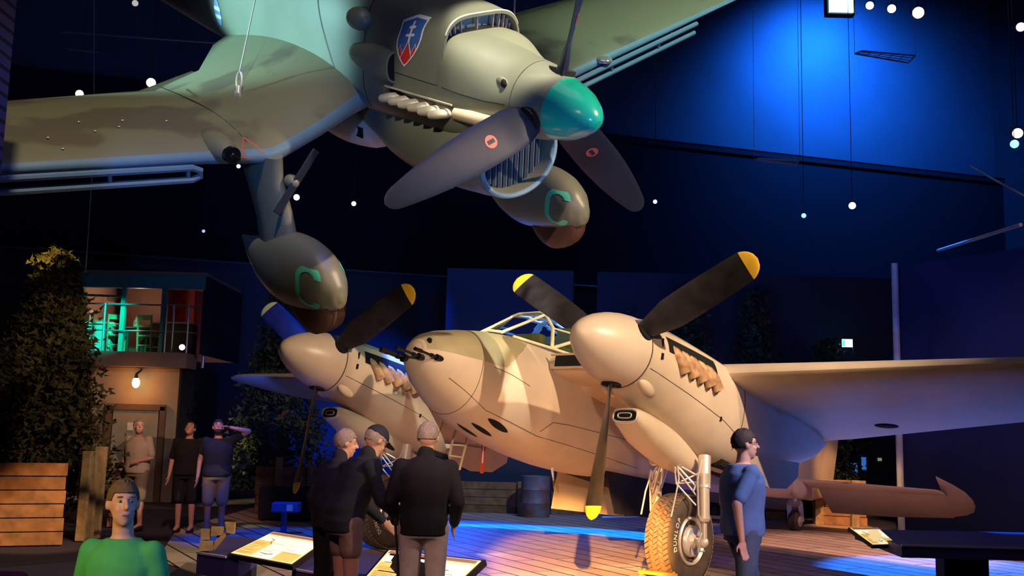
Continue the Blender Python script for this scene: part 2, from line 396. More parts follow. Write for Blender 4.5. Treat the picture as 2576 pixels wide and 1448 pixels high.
# ---- nacelles, spinners, propellers
YE = 2.5514
NT = [(-.78,.40,.08,.42,.42,2),(-1.0,.43,.08,.45,.47,2),(-1.5,.46,.06,.47,.58,2.1),(-2.0,.48,.03,.48,.70,2.2),(-2.8,.50,0,.46,.80,2.3),
      (-3.8,.50,-.05,.45,.72,2.3),(-4.6,.44,-.02,.38,.52,2.2),(-5.6,.28,.08,.2,.26,2),(-6.3,.04,.2,.03,.04,2)]
NTt = catmull(NT,4)
def nac(x): return interp(NTt, x)
def blade(parent, C, th, Rr, chordf, beta, name, mats, r0=.22, dirn=1, tipfrac=.9, thick=.10, sweep=0):
    """propeller blade along angle th in the y-z plane"""
    rv = V((0,cos(th),sin(th))); tv = V((0,-sin(th),cos(th)))*dirn; xv = V((1,0,0)); rings = []; N = 30; mb = MB(); seg = 9
    rs = [r0+(Rr-r0)*(1-(1-i/N)**1.35) for i in range(N+1)]
    for r in rs:
        u = r/Rr; c = chordf(u)*Rr; b = R(beta(u)); cd_ = xv*sin(b)+tv*cos(b); nd = cd_.cross(rv); t = thick*c*(1 if u > .3 else 1+(.3-u)*18)
        rg = []
        for k in range(2*seg):
            a = 2*pi*k/(2*seg); rg.append(V(C)+rv*r+cd_*(cos(a)*c/2+sweep*c)+nd*(sgnp(sin(a),1.2)*t/2))
        rings.append(rg)
    mb.loft(rings)
    nn = 2*seg
    mb.m = []
    for i in range(N): mb.m += [1 if (rs[i]+rs[i+1])/2/Rr > tipfrac else 0]*nn
    mb.m += [0,1]
    return mb.build(name, mats, parent)
def ch_m(u):
    root = .055+.12*min(1,max(0,(u-.12)/.28))
    tip = sqrt(max(0,1-((u-.9)/.1)**2)) if u > .9 else 1
    return max(.004,(root+.02*sin(pi*u))*tip)
be_m = lambda u: 63-41*min(1,u/.95)
for s_, b0 in ((1,.5107),(-1,.5346)):
    c = (0, s_*YE, 0)
    nb = MB().loft([ring(*t, y0=s_*YE) for t in NTt]).build('engine_nacelle',MAT['beige_paint'],mq,label='port engine nacelle' if s_>0 else 'starboard engine nacelle')
    HX, HZ = -.6835, .0805
    prof = [(HX+.78,.004),(HX+.765,.06),(HX+.72,.12),(HX+.62,.20),(HX+.48,.28),(HX+.3,.35),(HX+.12,.395),(HX-.02,.415),(HX-.085,.42)]
    spn = MB().lathe(prof, (0,s_*YE,HZ)).build('spinner',MAT['spinner_paint'],mq)
    MB().lathe([(HX-.084,.424),(HX-.098,.424)],(0,s_*YE,HZ)).build('spinner_gap',MAT['seam_dark'],spn)
    for k in range(3):
        th = b0+k*2*pi/3
        rv = V((0,cos(th),sin(th)))
        MB().tube([V((HX,s_*YE,HZ))+rv*.33, V((HX,s_*YE,HZ))+rv*.418],.115,16).build('blade_socket',MAT['black_void'],spn)
        blade(spn,(HX+.02,s_*YE,HZ),th,1.905,ch_m,be_m,'propeller_blade',[MAT['blade_black'],MAT['blade_yellow']],tipfrac=.915)
    nt = lambda x: nac(x)
    # seams
    nm = MB()
    for q in (1,-1):
        side_line(nac,[(-.85,-.10),(-1.6,-.20),(-2.4,-.32),(-2.78,-.42)],.004,q,s_*YE,nm)
        side_line(nac,[(-2.76,.36),(-2.82,0),(-2.84,-.6)],.006,q,s_*YE,nm)
    nm.build('cowling_seams',MAT['seam_dark'],nb)
    # exhausts on both sides
    for q in (1,-1):
        y0 = s_*YE
        b = MB(); vs = []
        P0 = [(-1.10,.26),(-1.16,.30),(-1.95,.30),(-2.12,.22),(-2.15,.10),(-1.55,.08),(-1.20,.04)]
        vs = [(x, y0+side_y(nac,x,z,q)+q*.006, z) for x,z in P0]
        b.build('unused',MAT['black_void'],nb) if False else None
        raster(lambda u,v: 0 if (.30+.5*u*.3 < v < .97-.10*max(0,u-.1) or (.05 < v and u > .0 and v > .25)) else None,-1.10,-2.14,.10,.34,26,8,lambda x,z:(x,y0+side_y(nac,x,z,q)+q*.006,z),[MAT['black_void']],'exhaust_opening',nb)
        for k in range(5):
            x = -1.16-.175*k; z = .24-.008*k; y1 = y0+side_y(nac,x,z,q)
            e = MB(); e.tube([(x,y1-q*.06,z+.0),(x-.07,y1+q*.02,z-.05),(x-.15,y1+q*.07,z-.13),(x-.24,y1+q*.085,z-.24)],[.05,.058,.062,.07],12,sq=(.55,1))
            e.tube([(x-.239,y1+q*.085,z-.239),(x-.244,y1+q*.085,z-.244)],.058,10,mi=1,sq=(.4,.9))
            e.build('exhaust_stub',[MAT['rust_metal'],MAT['black_void']],nb)
        z=-.12; MB().ell((-.98,y0+side_y(nac,-.98,-.28,q)-q*.01,-.28),.16,.06,.075,M=Matrix.Rotation(R(-18*1),3,'Y')).build('cooling_scoop',MAT['beige_paint'],nb)
    # small slots ahead of the exhausts
    patch(nac,'camouflage_patch',MAT['olive_paint'],nb,-.80,-3.6,52,128,.003,40,40,y0=s_*YE,label='olive camouflage paint on the cowling top')
    for q in (1,-1):
        for x,z,sz in ((-.98,.22,(.02,.02,.12)),(-.97,.07,(.03,.03,.07)),(-2.35,-.32,(.03,.02,.05))):
            MB().box((x,s_*YE+side_y(nac,x,z,q),z),sz).build('inspection_slot',MAT['black_void'],nb,smooth=False)
    # chin carburettor fairing with oval intake
    ct = [(-1.02,.175,-.60,.085,.085,3.2),(-1.10,.20,-.62,.13,.11,2.6),(-1.4,.245,-.70,.20,.17,2.3),(-1.9,.235,-.79,.24,.20,2.1),(-2.4,.15,-.86,.20,.15,2),(-2.95,.02,-.88,.03,.03,2)]
    cf = MB().loft([ring(*t, y0=s_*YE, seg=32) for t in catmull(ct,4)]).build('air_intake_fairing',MAT['beige_paint'],nb)
    MB().tube([V(p) for p in ring(-.972,.125,-.60,.082,.078,3,40,s_*YE)]+[ring(-.972,.125,-.60,.082,.078,3,40,s_*YE)[0]],.014,8,cap=False).build('intake_ring',MAT['silver_paint'],cf) if False else None
    ib = MB(); rg = ring(-1.01,.165,-.60,.075,.075,3.2,40,s_*YE); ib.tube(rg+[rg[0]],.014,8,cap=False); rg = ring(-1.0,.09,-.60,.03,.03,3.2,40,s_*YE); ib.tube(rg+[rg[0]],.008,8,cap=False); ib.build('intake_rim',MAT['silver_paint'],nb)
    MB().loft([ring(-1.026,.157,-.60,.07,.07,3.2,32,s_*YE), ring(-1.016,.157,-.60,.07,.07,3.2,32,s_*YE)]).build('intake_mouth',MAT['black_void'],nb)
    # round blister under the nacelle
    MB().ell((-2.35,s_*YE-.42,-.78),.09,.08,.14).build('landing_lamp_blister',MAT['beige_paint'],nb)
    # ---- undercarriage
    ax = V((-2.4619, s_*YE, -1.7728))
    AL = Matrix.Rotation(-.2044,3,'Y')
    dwn = V((sin(.2044)*-1,0,-cos(.2044)))     # true vertical seen in the aircraft's own axes
    dwn = V((-.203,0,-.979)); fwd = V((.979,0,-.203))
    WR = .55
    # tyre
    ty = MB(); prof = []
    for k in range(25):
        a = -pi*.5+ (k/24)*pi; prof.append((.185*sgnp(sin(a),.75), WR-.15+.15*sgnp(cos(a),.62)))
    prof = [(-.15,.30)]+prof+[(.15,.30)]
    ty.lathe([(p,q-.012) for p,q in prof], ax, 'y', 72, mi=0)
    N = 54
    for k in range(N):
        for j,(y0_,y1_,dr) in enumerate(((-.152,-.096,1),(-.088,-.034,-1),(-.026,.026,1),(.034,.088,-1),(.096,.152,1))):
            a0 = 2*pi*k/N; sk = dr*.062; wd = 2*pi/N*.80
            vs = []
            for (yy, aa) in ((y0_,a0),(y0_,a0+wd),(y1_,a0+wd+sk),(y1_,a0+sk)):
                rr = WR - (.012 if abs(yy) > .13 else (.004 if abs(yy) > .08 else 0))
                for r_ in (rr-.02, rr): vs.append(ax+V((r_*cos(aa), yy, r_*sin(aa))))
            ty.add(vs, [[1,3,5,7],[0,1,3,2],[2,3,5,4],[4,5,7,6],[6,7,1,0]], 1)
    wh = ty.build('tyre',[MAT['black_rubber'],MAT['tyre_tread']],mq)
    hb = MB()
    for q in (1,-1):
        hb.lathe([(q*.12,.29),(q*.165,.285),(q*.18,.27),(q*.165,.25),(q*.135,.235),(q*.145,.19),(q*.185,.18),(q*.20,.165),(q*.19,.09),(q*.23,.07),(q*.235,.01)], ax, 'y', 48)
    hb.lathe([(-.24,.03),(.24,.03)], ax,'y',16)
    hb.build('wheel_hub',MAT['silver_paint'],wh)
    # raised lettering on the sidewall
    for q in (1,-1):
        tx = MB()
        for i,chh in enumerate('DUNLOP'):
            cu = bpy.data.curves.new('t','FONT'); cu.body = chh; cu.size = .085; cu.extrude = .003; cu.align_x = 'CENTER'; cu.align_y = 'CENTER'
            to = bpy.data.objects.new('t',cu); COL.objects.link(to); dg = bpy.context.evaluated_depsgraph_get()
            me = bpy.data.meshes.new_from_object(to.evaluated_get(dg)); bpy.data.objects.remove(to)
            a = pi + (.42 - i*.16) - (.0 if s_ > 0 else -.5)
            a = (.05 if s_ > 0 else -.5) + q*(i-2.5)*.17
            rad = V((cos(a),0,sin(a))); tan_ = V((-sin(a),0,cos(a)))*q
            # letters read around the wheel, their feet towards the hub
            vs = [ax + V((0,q*.186,0)) + rad*(.405+v.co.y) + tan_*v.co.x + V((0,q*v.co.z,0)) for v in me.vertices]
            tx.add(vs, [list(p.vertices) for p in me.polygons])
        tx.build('tyre_lettering',MAT['white_paint'],wh,smooth=False)
    top = ax - dwn*1.02 + V((-.12,0,0))
    for q in (1,-1):
        o = V((0,q*.33,0)); lg = MB()
        lg.tube([top+o*.82, ax-dwn*.62+o],[.075,.075],16); lg.tube([ax-dwn*.80+o, ax-dwn*.28+o],[.062,.066],16)
        lg.tube([ax-dwn*.28+o, ax-dwn*.24+o],[.075,.06],16); lg.tube([ax-dwn*.24+o, ax+o],[.035,.035],12); lg.ell(ax+o*.9,.05,.09,.07)
        l = lg.build('undercarriage_leg',MAT['silver_paint'],mq)
        t = MB(); e = V((.06,0,0))
        t.tube([ax-dwn*.75+o+e*1.4, ax-dwn*.78+o+e*2.2, ax-dwn*.7+o+e*2.6, ax-dwn*.3+o+e*2.2, ax-dwn*.24+o+e*1.2],.012,8)
        t.tube([ax-dwn*.1+o+e, ax+dwn*.02+o+e*2.2, ax+dwn*.12+o+e*1.6, ax+dwn*.10+o],.012,8); t.build('brake_pipe',MAT['silver_paint'],l)
    br = MB(); A = ax-dwn*.62+V((.14,0,0)); 
    for q in (1,-1):
        o = V((0,q*.30,0)); i_ = V((0,q*.08,0)); B = ax-dwn*.86+V((.26,0,0))
        br.tube([A+o, B+i_],.012,8); br.tube([A+o-dwn*-.1, B+i_-dwn*-.02+V((.05,0,0))],.010,8); br.tube([ax-dwn*.74+o, B+i_],.012,8)
        br.tube([A+o+dwn*.22, A+o*.35+V((.12,0,0))],.010,8); br.tube([A+o*.35+V((.12,0,0)), B+i_],.010,8); br.tube([A+o*.35+V((.12,0,0)), ax-dwn*.80+o*.9],.010,8)
        br.tube([A+o*.35+V((.12,0,0)), A+o+V((0,0,.05))],.010,8)
        br.tube([ax-dwn*.95+o, ax-dwn*.7+o*1.05+V((.12,0,0)), ax-dwn*.55+o*.95+V((.18,0,0))],.010,8)
    br.bar(ax-dwn*.86+V((.26,-.16,0)), ax-dwn*.86+V((.26,.16,0)),.04,.05)
    # mudguard hoop
    g = [ax-fwd*0+V((0,0,0))]
    for q in (1,-1):
        br.tube([ax-dwn*.86+V((.26,q*.12,0)), ax-dwn*.66+V((.36,q*.2,0)), ax-dwn*.48+V((.44,q*.21,0)), ax-dwn*.2+V((.54,q*.205,0))],.010,8)
    br.build('undercarriage_bracing',MAT['silver_paint'],mq)
    # wheel bay and doors
    MB().box((-3.55,s_*YE,-.63),(1.5,.52,.34)).build('wheel_bay',MAT['black_void'],nb)
    for q in (1,-1):
        P = [(-2.95,.0,-.62),(-4.5,.0,-.42),(-4.45,.0,-.62),(-4.1,.0,-.84),(-3.6,.0,-.92),(-3.1,.0,-.86)]
        MB().prism([(x, s_*YE+q*(.47+.10*(-.6-z)*1.0), z) for x,_,z in P], (0,q*.02,0)).build('wheel_bay_door',MAT['beige_paint'],mq)
# ---- cockpit canopy
def arch(x, w_, zs, zt, tw):  # sill to sill
    return [(x,w_,zs),(x,w_*.93,zs+(zt-zs)*.55),(x,tw,zt-.03),(x,tw*.6,zt),(x,-tw*.6,zt),(x,-tw,zt-.03),(x,-w_*.97,zs+(zt-zs)*.55),(x,-w_,zs)]
cn = MB(); 
A1 = arch(-2.05,.50,.56,1.08,.30); A2 = arch(-2.75,.55,.60,1.17,.34); A3 = arch(-3.45,.50,.66,1.10,.30); A4 = arch(-4.2,.34,.76,.86,.2)
for Ar, rr in ((A1,.028),(A2,.042),(A3,.03),(A4,.02)): cn.tube([(p[0]-(.0 if i in(0,7) else .0),p[1],p[2]) for i,p in enumerate(Ar)], rr, 8)
F0 = (-1.32,0,.60)
for y in (.30,-.30): cn.tube([(-1.32,y*.7,.58),(-2.05,y,1.05)],.022,8)
cn.tube([(-1.32,.21,.585),(-1.30,0,.61),(-1.32,-.21,.585)],.02,8)
for y in (1,-1):
    cn.tube([(-1.45,y*.30,.56),(-2.05,y*.50,.56),(-2.75,y*.55,.60),(-3.45,y*.5,.66),(-4.2,y*.34,.76)],.02,8)
    for a,b in ((A1,A2),(A2,A3),(A3,A4)):
        k = 2 if y > 0 else 5; cn.tube([a[k],b[k]],.02,8)
        k = 1 if y > 0 else 6; cn.tube([a[k],b[k]],.014,8)
cn.tube([A2[1],A1[0]],.024,8); cn.tube([A2[6],A1[7]],.024,8)
cn.tube([A1[3],A2[3],A3[3],A4[3]],.018,8); cn.tube([A1[4],A2[4],A3[4],A4[4]],.018,8)
cf = cn.build('canopy_frame',MAT['frame_cream'],mq)
MB().loft([[V(p) for p in a] for a in ([(-1.36,.25*p[1]/.5,.60) for p in A1],A1,A2,A3,A4)],cap=False,close=False).build('canopy_glazing',MAT['canopy_glass'],cf,smooth=False)
iv = MB(); iv.box((-3.25,.12,.86),(.06,.62,.42)); iv.box((-2.95,-.2,.80),(.3,.3,.35)); iv.box((-3.6,.1,.82),(.3,.5,.28)); iv.build('cockpit_bulkhead',MAT['cockpit_green'],mq,bevel=.01)
rk = MB()
for i in range(9): rk.box((-3.45-.05*(i%3),.42-.03*(i//3),.72+.07*(i//3)+.02*(i%2)),(.10,.03,.05))
for i in range(7): rk.tube([(-3.3-.06*i,.40,.68),(-3.34-.05*i,.34,.80),(-3.36-.04*i,.2,.98)],.012,6)
rk.build('cockpit_equipment',MAT['rust_metal'],mq)
st_ = MB(); st_.box((-2.45,.2,.66),(.4,.36,.08)); st_.box((-2.7,.2,.84),(.08,.36,.4)); st_.box((-2.0,0,.68),(.14,.7,.14)); st_.build('cockpit_seat',MAT['cockpit_green'],mq,bevel=.02)
# ---- tail
for s_ in (1,-1):
    wing([(s_*.10,-10.15,.30,.95,.13,0),(s_*.5,-10.28,.30,.9,.12,0),(s_*2.7,-10.62,.30,.60,.10,0),(s_*2.78,-10.66,.30,.52,.08,0)],camber=0).build('tailplane',MAT['beige_paint'],mq)
    el = [(s_*.35,-11.02,.31,.85,.10,27),(s_*1.5,-11.12,.31,.82,.09,27),(s_*2.70,-11.20,.31,.70,.09,27),(s_*2.72,-10.68,.56,1.25,.05,26),(s_*2.95,-10.88,.46,.95,.05,26),(s_*3.12,-11.08,.36,.6,.05,26),(s_*3.18,-11.3,.27,.2,.04,26)]
    st2 = [(y,x,z,c,t,tw) for y,x,z,c,t,tw in el]
    wing(st2,camber=0).build('elevator',MAT['beige_paint'],mq)
fb = wing([(0,0,0,1.9,.10,0),(.35,-.22,0,1.75,.10,0),(1.0,-.62,0,1.45,.09,0),(1.6,-.90,0,1.2,.08,0),(1.85,-1.1,0,.85,.08,0),(1.98,-1.4,0,.4,.07,0)],camber=0)
fb.v = [(x-10.55, z, y+.36) for x,y,z in fb.v]; fb.build('tail_fin',MAT['beige_paint'],mq)
tw = MB().ell((-10.35,.26,.16),.30,.14,.20).build('tailplane_root_fairing',MAT['beige_paint'],mq)
# tail wheel
TWc = V((-10.9435,0,-.5968))-V((-.203,0,-.979))*.20
t = MB(); t.lathe([(-.09,.10),(-.10,.16),(-.06,.20),(0,.19),(.06,.20),(.10,.16),(.09,.10)],TWc,'y',32); tt = t.build('tail_wheel_tyre',MAT['black_rubber'],mq)
MB().lathe([(-.10,.01),(-.095,.105),(.095,.105),(.10,.01)],TWc,'y',24).build('tail_wheel_hub',MAT['silver_paint'],tt)
t = MB(); 
for q in (1,-1): t.bar(TWc+V((0,q*.125,0)), TWc+V((.10,q*.12,.33)),.09,.03); 
t.bar(TWc+V((.02,0,.30)),TWc+V((.14,0,.36)),.26,.10); t.tube([TWc+V((.10,0,.33)),TWc+V((.15,0,.62))],.05,12); t.build('tail_wheel_fork',MAT['silver_paint'],mq)
# ---- bomb doors, ladder, streamers, aerials beneath
MB().box((-4.75,.0,-.80),(1.9,.62,.10)).build('bomb_bay',MAT['black_void'],fu)
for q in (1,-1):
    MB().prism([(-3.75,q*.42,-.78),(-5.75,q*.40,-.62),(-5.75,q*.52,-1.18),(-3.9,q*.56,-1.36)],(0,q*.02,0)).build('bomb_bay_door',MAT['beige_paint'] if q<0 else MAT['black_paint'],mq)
for x,y in ((-2.9,.1),(-3.7,.25)): MB().tube([(x,y,-.85),(x-.1,y,-1.08)],[.03,.006],8).build('aerial_spike',MAT['white_paint'],fu)
kids_index()
MW = MO
def loc2w(x,y,z): return MO @ V((x,y,z))
ld = thing('boarding_ladder','thin pale tube boarding ladder hanging below the beige fuselage','ladder')
b = MB(); P = [at(1148,1078,Y=14.9),at(1136,1118,Y=14.6),at(1131,1145,Y=14.5)]
Q = [at(1178,1085,Y=14.9),at(1172,1120,Y=14.6),at(1156,1180,Y=14.3)]
b.tube(P,.018,8); b.tube(Q,.018,8); b.build('ladder_rail',MAT['frame_cream'],ld)
b = MB(); b.tube([P[1],Q[1]],.012,8); b.tube([P[2],(V(Q[2])+V(Q[1]))/2],.012,8); b.build('ladder_rung',MAT['frame_cream'],ld)
b = MB(); p0, p1 = at(1218,1100,Y=14.6), at(1212,1190,Y=14.5); b.bar(p0,p1,.05,.012); b.bar(p0+(p1-p0)*.1,p0+(p1-p0)*.72,.018,.02,mi=1)
tag(b.build('warning_streamer',[MAT['strap_red'],MAT['white_paint']],smooth=False),'red and white cloth streamer hanging under the beige fuselage','streamer')
b = MB(); p0, p1 = at(1389,1178,Y=16.4), at(1399,1240,Y=16.3); b.bar(p0,p0+(p1-p0)*.5,.03,.012); b.bar(p0+(p1-p0)*.45,p1,.06,.012)
tag(b.build('pull_tag',MAT['blade_yellow'],smooth=False),'yellow tag strap dangling beside the open bomb bay','tag')
# wheel chock
ck = thing('wheel_chock','orange metal wheel chock against the port main wheel','chock')
cpos = loc2w(-2.4619, YE, -1.7728); F3 = V((MO[0][0],MO[1][0],0)).normalized(); L3 = V((MO[0][1],MO[1][1],0))
cp = V((cpos.x,cpos.y,0))+F3*.47
mat('orange_paint',(.75,.26,.03),.5)
for q in (1,-1):
    MB().prism([cp+L3*q*.2+F3*-.08+V((0,0,.02)), cp+L3*q*.2+F3*.24+V((0,0,.02)), cp+L3*q*.2+F3*.22+V((0,0,.08)), cp+L3*q*.2+F3*-.0+V((0,0,.24))], L3*.02).build('chock_plate',MAT['orange_paint'],ck,smooth=False)
MB().bar(cp+L3*-.25+F3*.02+V((0,0,.2)),cp+L3*.25+F3*.02+V((0,0,.2)),.06,.04).bar(cp+L3*-.25+F3*.22+V((0,0,.04)),cp+L3*.25+F3*.22+V((0,0,.04)),.05,.05).bar(cp+L3*-.25+V((0,0,.02)),cp+L3*.25+V((0,0,.02)),.05,.03).build('chock_bar',MAT['orange_paint'],ck)
# ================================================================== dive bomber hanging overhead
ST = fr((.335,9.498,4.825), -.728, -.45, .43)
mat('stuka_green',(.17,.18,.13),.42,noise=.12,scale=1.6,col2=(.15,.155,.118),spec=.5)
mat('stuka_wing_green',(.17,.165,.10),.55,noise=.12,scale=.9,col2=(.115,.10,.07),thr=.55)
mat('stuka_under',(.12,.22,.30),.5,noise=.05)
mat('stuka_blade',(.013,.020,.038),.5,noise=.1,scale=3,spec=.25)
mat('spinner_teal',(.01,.40,.30),.22,spec=.6,coat=.4)
mat('letter_green',(.10,.62,.38),.5)
mat('emblem_blue',(.05,.14,.42),.5); mat('emblem_red',(.62,.03,.03),.5); mat('emblem_white',(.85,.85,.85),.5)
mat('marking_red',(.62,.12,.08),.5); mat('pale_metal',(.62,.56,.46),.45,.2,noise=.12,scale=12)
mat('cream_fairing',(.55,.46,.34),.5,noise=.06); mat('louvre_teal',(.28,.42,.38),.5)
sk = thing('dive_bomber','dark green single-engined dive bomber hung nose-down overhead, with teal spinner tip','aeroplane',M=ST)
CT = [(-.20,.37,0,.37,.37,2),(-.45,.41,0,.40,.44,2.2),(-.85,.498,-.02,.49,.50,4.0),(-1.1,.506,-.02,.50,.55,4.2),(-1.4,.47,-.02,.50,.55,3.8),(-2.0,.47,-.04,.55,.60,3.6)]
FT = [(-1.02,.498,.02,.64,.57,4.2),(-1.25,.515,.01,.68,.60,3.9),(-1.5,.52,0,.72,.62,3.6),(-2.2,.52,-.02,.78,.66,3.2),(-3.2,.51,-.02,.84,.70,2.8),(-4.5,.46,0,.80,.68,2.6),(-5.4,.45,.03,.70,.72,2.6),(-7.2,.40,.08,.52,.66,2.6),(-9.2,.25,.15,.34,.60,2.3),(-10.4,.10,.2,.18,.4,2)]
CTt, FTt = catmull(CT,5), catmull(FT,5)
sfus = lambda x: interp(FTt, x)
scow = lambda x: interp(CTt, x)
cow = MB().loft([ring(*t) for t in CTt]).build('engine_cowling',MAT['stuka_green'],sk)
fz = MB(); rings = [ring(*t) for t in FTt]
fz.loft(rings, cap=False); 
inner = [[V((p.x-.0, p.y*.965, p.z*.955)) for p in rings[0]], [V((p.x-.5, p.y*.95, p.z*.94)) for p in rings[0]]]
fz.loft([rings[0], inner[0], inner[1]], cap=False)
sf = fz.build('fuselage',MAT['stuka_green'],sk)
# louvred outlet behind the upper cowling
lv = MB()
for k in range(11):
    a = R(36+k*10.8); w_,z0,ht,hb,n = sfus(-1.05); c_,s__ = sgnp(cos(a),2/n), sgnp(sin(a),2/n)
    lv.bar((-1.12,w_*.95*c_,z0+ht*.94*s__),(-1.12,.44*c_,.44*s__+.02),.012,.03,up=(1,0,0))
rg = ring(-1.03,*sfus(-1.03)); lv.tube([p for p in rg[5:24]],.010,8)
lv.build('outlet_vane',MAT['pale_metal'],sf)
MB().loft([[V((-1.22,p.y*.93,p.z*.92)) for p in rings[0]],[V((-1.24,p.y*.93,p.z*.92)) for p in rings[0]]]).build('outlet_backplate',MAT['louvre_teal'],sf)
# canopy above, mostly out of the picture
cs = MB().loft([ring(-2.3,.30,.62,.16,.1,2.4,32),ring(-2.9,.38,.66,.42,.1,2.6,32),ring(-4.6,.38,.66,.44,.1,2.6,32),ring(-5.4,.30,.62,.16,.1,2.4,32)]).build('canopy',MAT['canopy_glass'],sk)
cb = MB()
for x,w_,h in ((-2.9,.385,.425),(-3.5,.385,.44),(-4.1,.385,.445),(-4.6,.385,.445)): cb.tube(ring(x,w_,.66,h,.1,2.6,32)[:17],.014,6)
cb.build('canopy_frame',MAT['stuka_green'],cs)
# panel seams and steps
sm = MB(); 
side_line(scow,[(-.25,.0),(-.5,-.02),(-1.02,.0)],.004,-1,mb=sm); side_line(sfus,[(-1.03,.0),(-1.9,-.03)],.004,-1,mb=sm)
side_line(sfus,[(-2.24,.70),(-2.30,.3),(-2.36,-.3),(-2.34,-.55)],.004,-1,mb=sm)
sm.build('panel_seams',MAT['black_void'],sf)
MB().ell((-.34,-side_y(scow,-.34,.19,1)*1,.19),.075,.03,.05).build('cowl_blister',MAT['stuka_green'],cow)
MB().ell((-.30,-side_y(scow,-.34,.19,1)-.012,.19),.035,.025,.04).build('blister_mouth',MAT['black_void'],cow)
MB().ell((-2.38,-.53,.40),.17,.12,.12).build('side_blister',MAT['stuka_green'],sf)
# oval side air intake
it = [(-1.80,.12,.02,.16,.16,2.3),(-1.95,.15,.02,.18,.18,2.2),(-2.2,.15,.02,.17,.17,2),(-2.5,.09,.02,.10,.1,2),(-2.62,.01,.02,.01,.01,2)]
si = MB().loft([ring(*t, seg=32, y0=-.50) for t in catmull(it,4)]).build('side_air_intake',MAT['stuka_green'],sk)
MB().loft([ring(-1.80,.10,.02,.14,.14,2.3,32,-.50),ring(-1.785,.10,.02,.14,.14,2.3,32,-.50)]).build('intake_mouth',MAT['black_void'],si)
rg = ring(-1.79,.115,.02,.155,.155,2.3,32,-.50); MB().tube(rg+[rg[0]],.012,8,cap=False).build('intake_rim',MAT['stuka_wing_green'],si)
# emblem: blue shield, white double cross, three red peaks
def shield(u, v):
    def inside(u, v, s_):
        x = abs(u-.5)*2
        top = .975-.085*x-s_*.055
        wd = (1 if v > .55 else (1-((.55-v)/.55)**2.1))*.93 - s_*.10 - (.06*sin((v-.55)/.4*pi) if v > .55 else 0)
        return v < top and x < wd and v > s_*.05
    if not inside(u,v,0): return None
    if not inside(u,v,1): return 2
    pk = max(.50-abs(u-.5)*1.5, .42-abs(u-.22)*1.7, .42-abs(u-.78)*1.7)
    if v < pk:
        d = abs(v-(.50-abs(u-.5)*1.5)); 
        if (v < .50-abs(u-.5)*1.5 and d < .022) : return 2
        return 1
    if v < pk+.02: return 2
    if abs(u-.5) < .035 and v > .44 and v < .86: return 2
    if abs(v-.60) < .022 and abs(u-.5) < .16: return 2
    if abs(v-.75) < .020 and abs(u-.5) < .11: return 2
    return 0
def shs(u,v):
    x = -1.545+(u-.5)*.42+(v-.5)*.13; z = .345+(u-.5)*.10+(v-.5)*.55
    return (x,side_y(sfus,x,z,-1)-.006,z)
raster(shield,0,1,0,1,90,128,shs,[MAT['emblem_blue'],MAT['emblem_red'],MAT['emblem_white']],'shield_emblem',sf,'blue shield with white double cross over three red peaks')
# exhaust row
ex = MB(); ex.add([(-.80,-.475,-.12),(-.86,-.50,-.20),(-1.86,-.53,-.25),(-1.86,-.52,-.19)],[[0,1,2,3]]); ex.build('exhaust_slot',MAT['black_void'],cow,smooth=False)
for k in range(6):
    x = -.96-.165*k; e = MB(); y = -.49; z = -.25-.008*k
    e.tube([(x+.06,y+.08,z+.02),(x+.02,y-.03,z+.01),(x-.06,y-.09,z-.01),(x-.13,y-.10,z-.03)],[.052,.058,.058,.05],12,sq=(1,.8)); e.tube([(x-.128,y-.10,z-.03),(x-.134,y-.10,z-.031)],.038,10,mi=1)
    e.build('exhaust_stub',[MAT['pale_metal'],MAT['black_void']],cow)
MB().loft([ring(-.25,.03,-.17,.04,.04,2,16,-.40),ring(-.5,.06,-.20,.06,.07,2,16,-.44),ring(-.84,.07,-.22,.07,.07,2,16,-.46)]).build('exhaust_fairing',MAT['cream_fairing'],cow)
MB().bar((-.84,-.53,-.13),(-1.90,-.56,-.19),.02,.014).build('exhaust_shield',MAT['pale_metal'],cow)
# radiator bath under the nose
RT = [(-.42,.485,-.64,.38,.40,2.1),(-.48,.51,-.64,.38,.43,2.1),(-.6,.52,-.66,.40,.44,2.1),(-1.0,.50,-.68,.42,.48,2.2),(-1.6,.46,-.70,.4,.50,2.3),(-2.2,.38,-.72,.4,.44,2.3),(-2.8,.25,-.72,.4,.30,2.2)]
RTt = catmull(RT,4); rb = MB(); rr_ = [ring(*t,seg=48) for t in RTt]; rb.loft(rr_,cap=False)
inn = [[V((x, p.y*k, -.64+(p.z+.64)*k)) for p in rr_[0]] for x,k in ((-.42,.94),(-.48,.90),(-.74,.88))]
rb.loft([rr_[0]]+inn,cap=False)
rad = rb.build('radiator_bath',MAT['stuka_green'],sk)
rg = rr_[0]; MB().tube([p*1 for p in rg]+[rg[0]],.028,8,cap=False).build('radiator_lip',MAT['stuka_under'],rad)
MB().loft([[V((-.74,p.y*.88,-.64+(p.z+.64)*.84)) for p in rr_[0]],[V((-.76,p.y*.88,-.64+(p.z+.64)*.84)) for p in rr_[0]]]).build('radiator_core',MAT['black_void'],rad)
for k in range(11):
    y = -.36+.072*k; h = .35*sqrt(max(0,1-(y/.45)**2)); MB().box((-.62,y,-.64),(.16,.045,2*h)).box((-.54,y+.02,-.64),(.012,.008,2*h),mi=1).build('radiator_shutter',[mat('shutter_dark',(.03,.04,.06),.5),MAT['stuka_under']],rad,smooth=False)
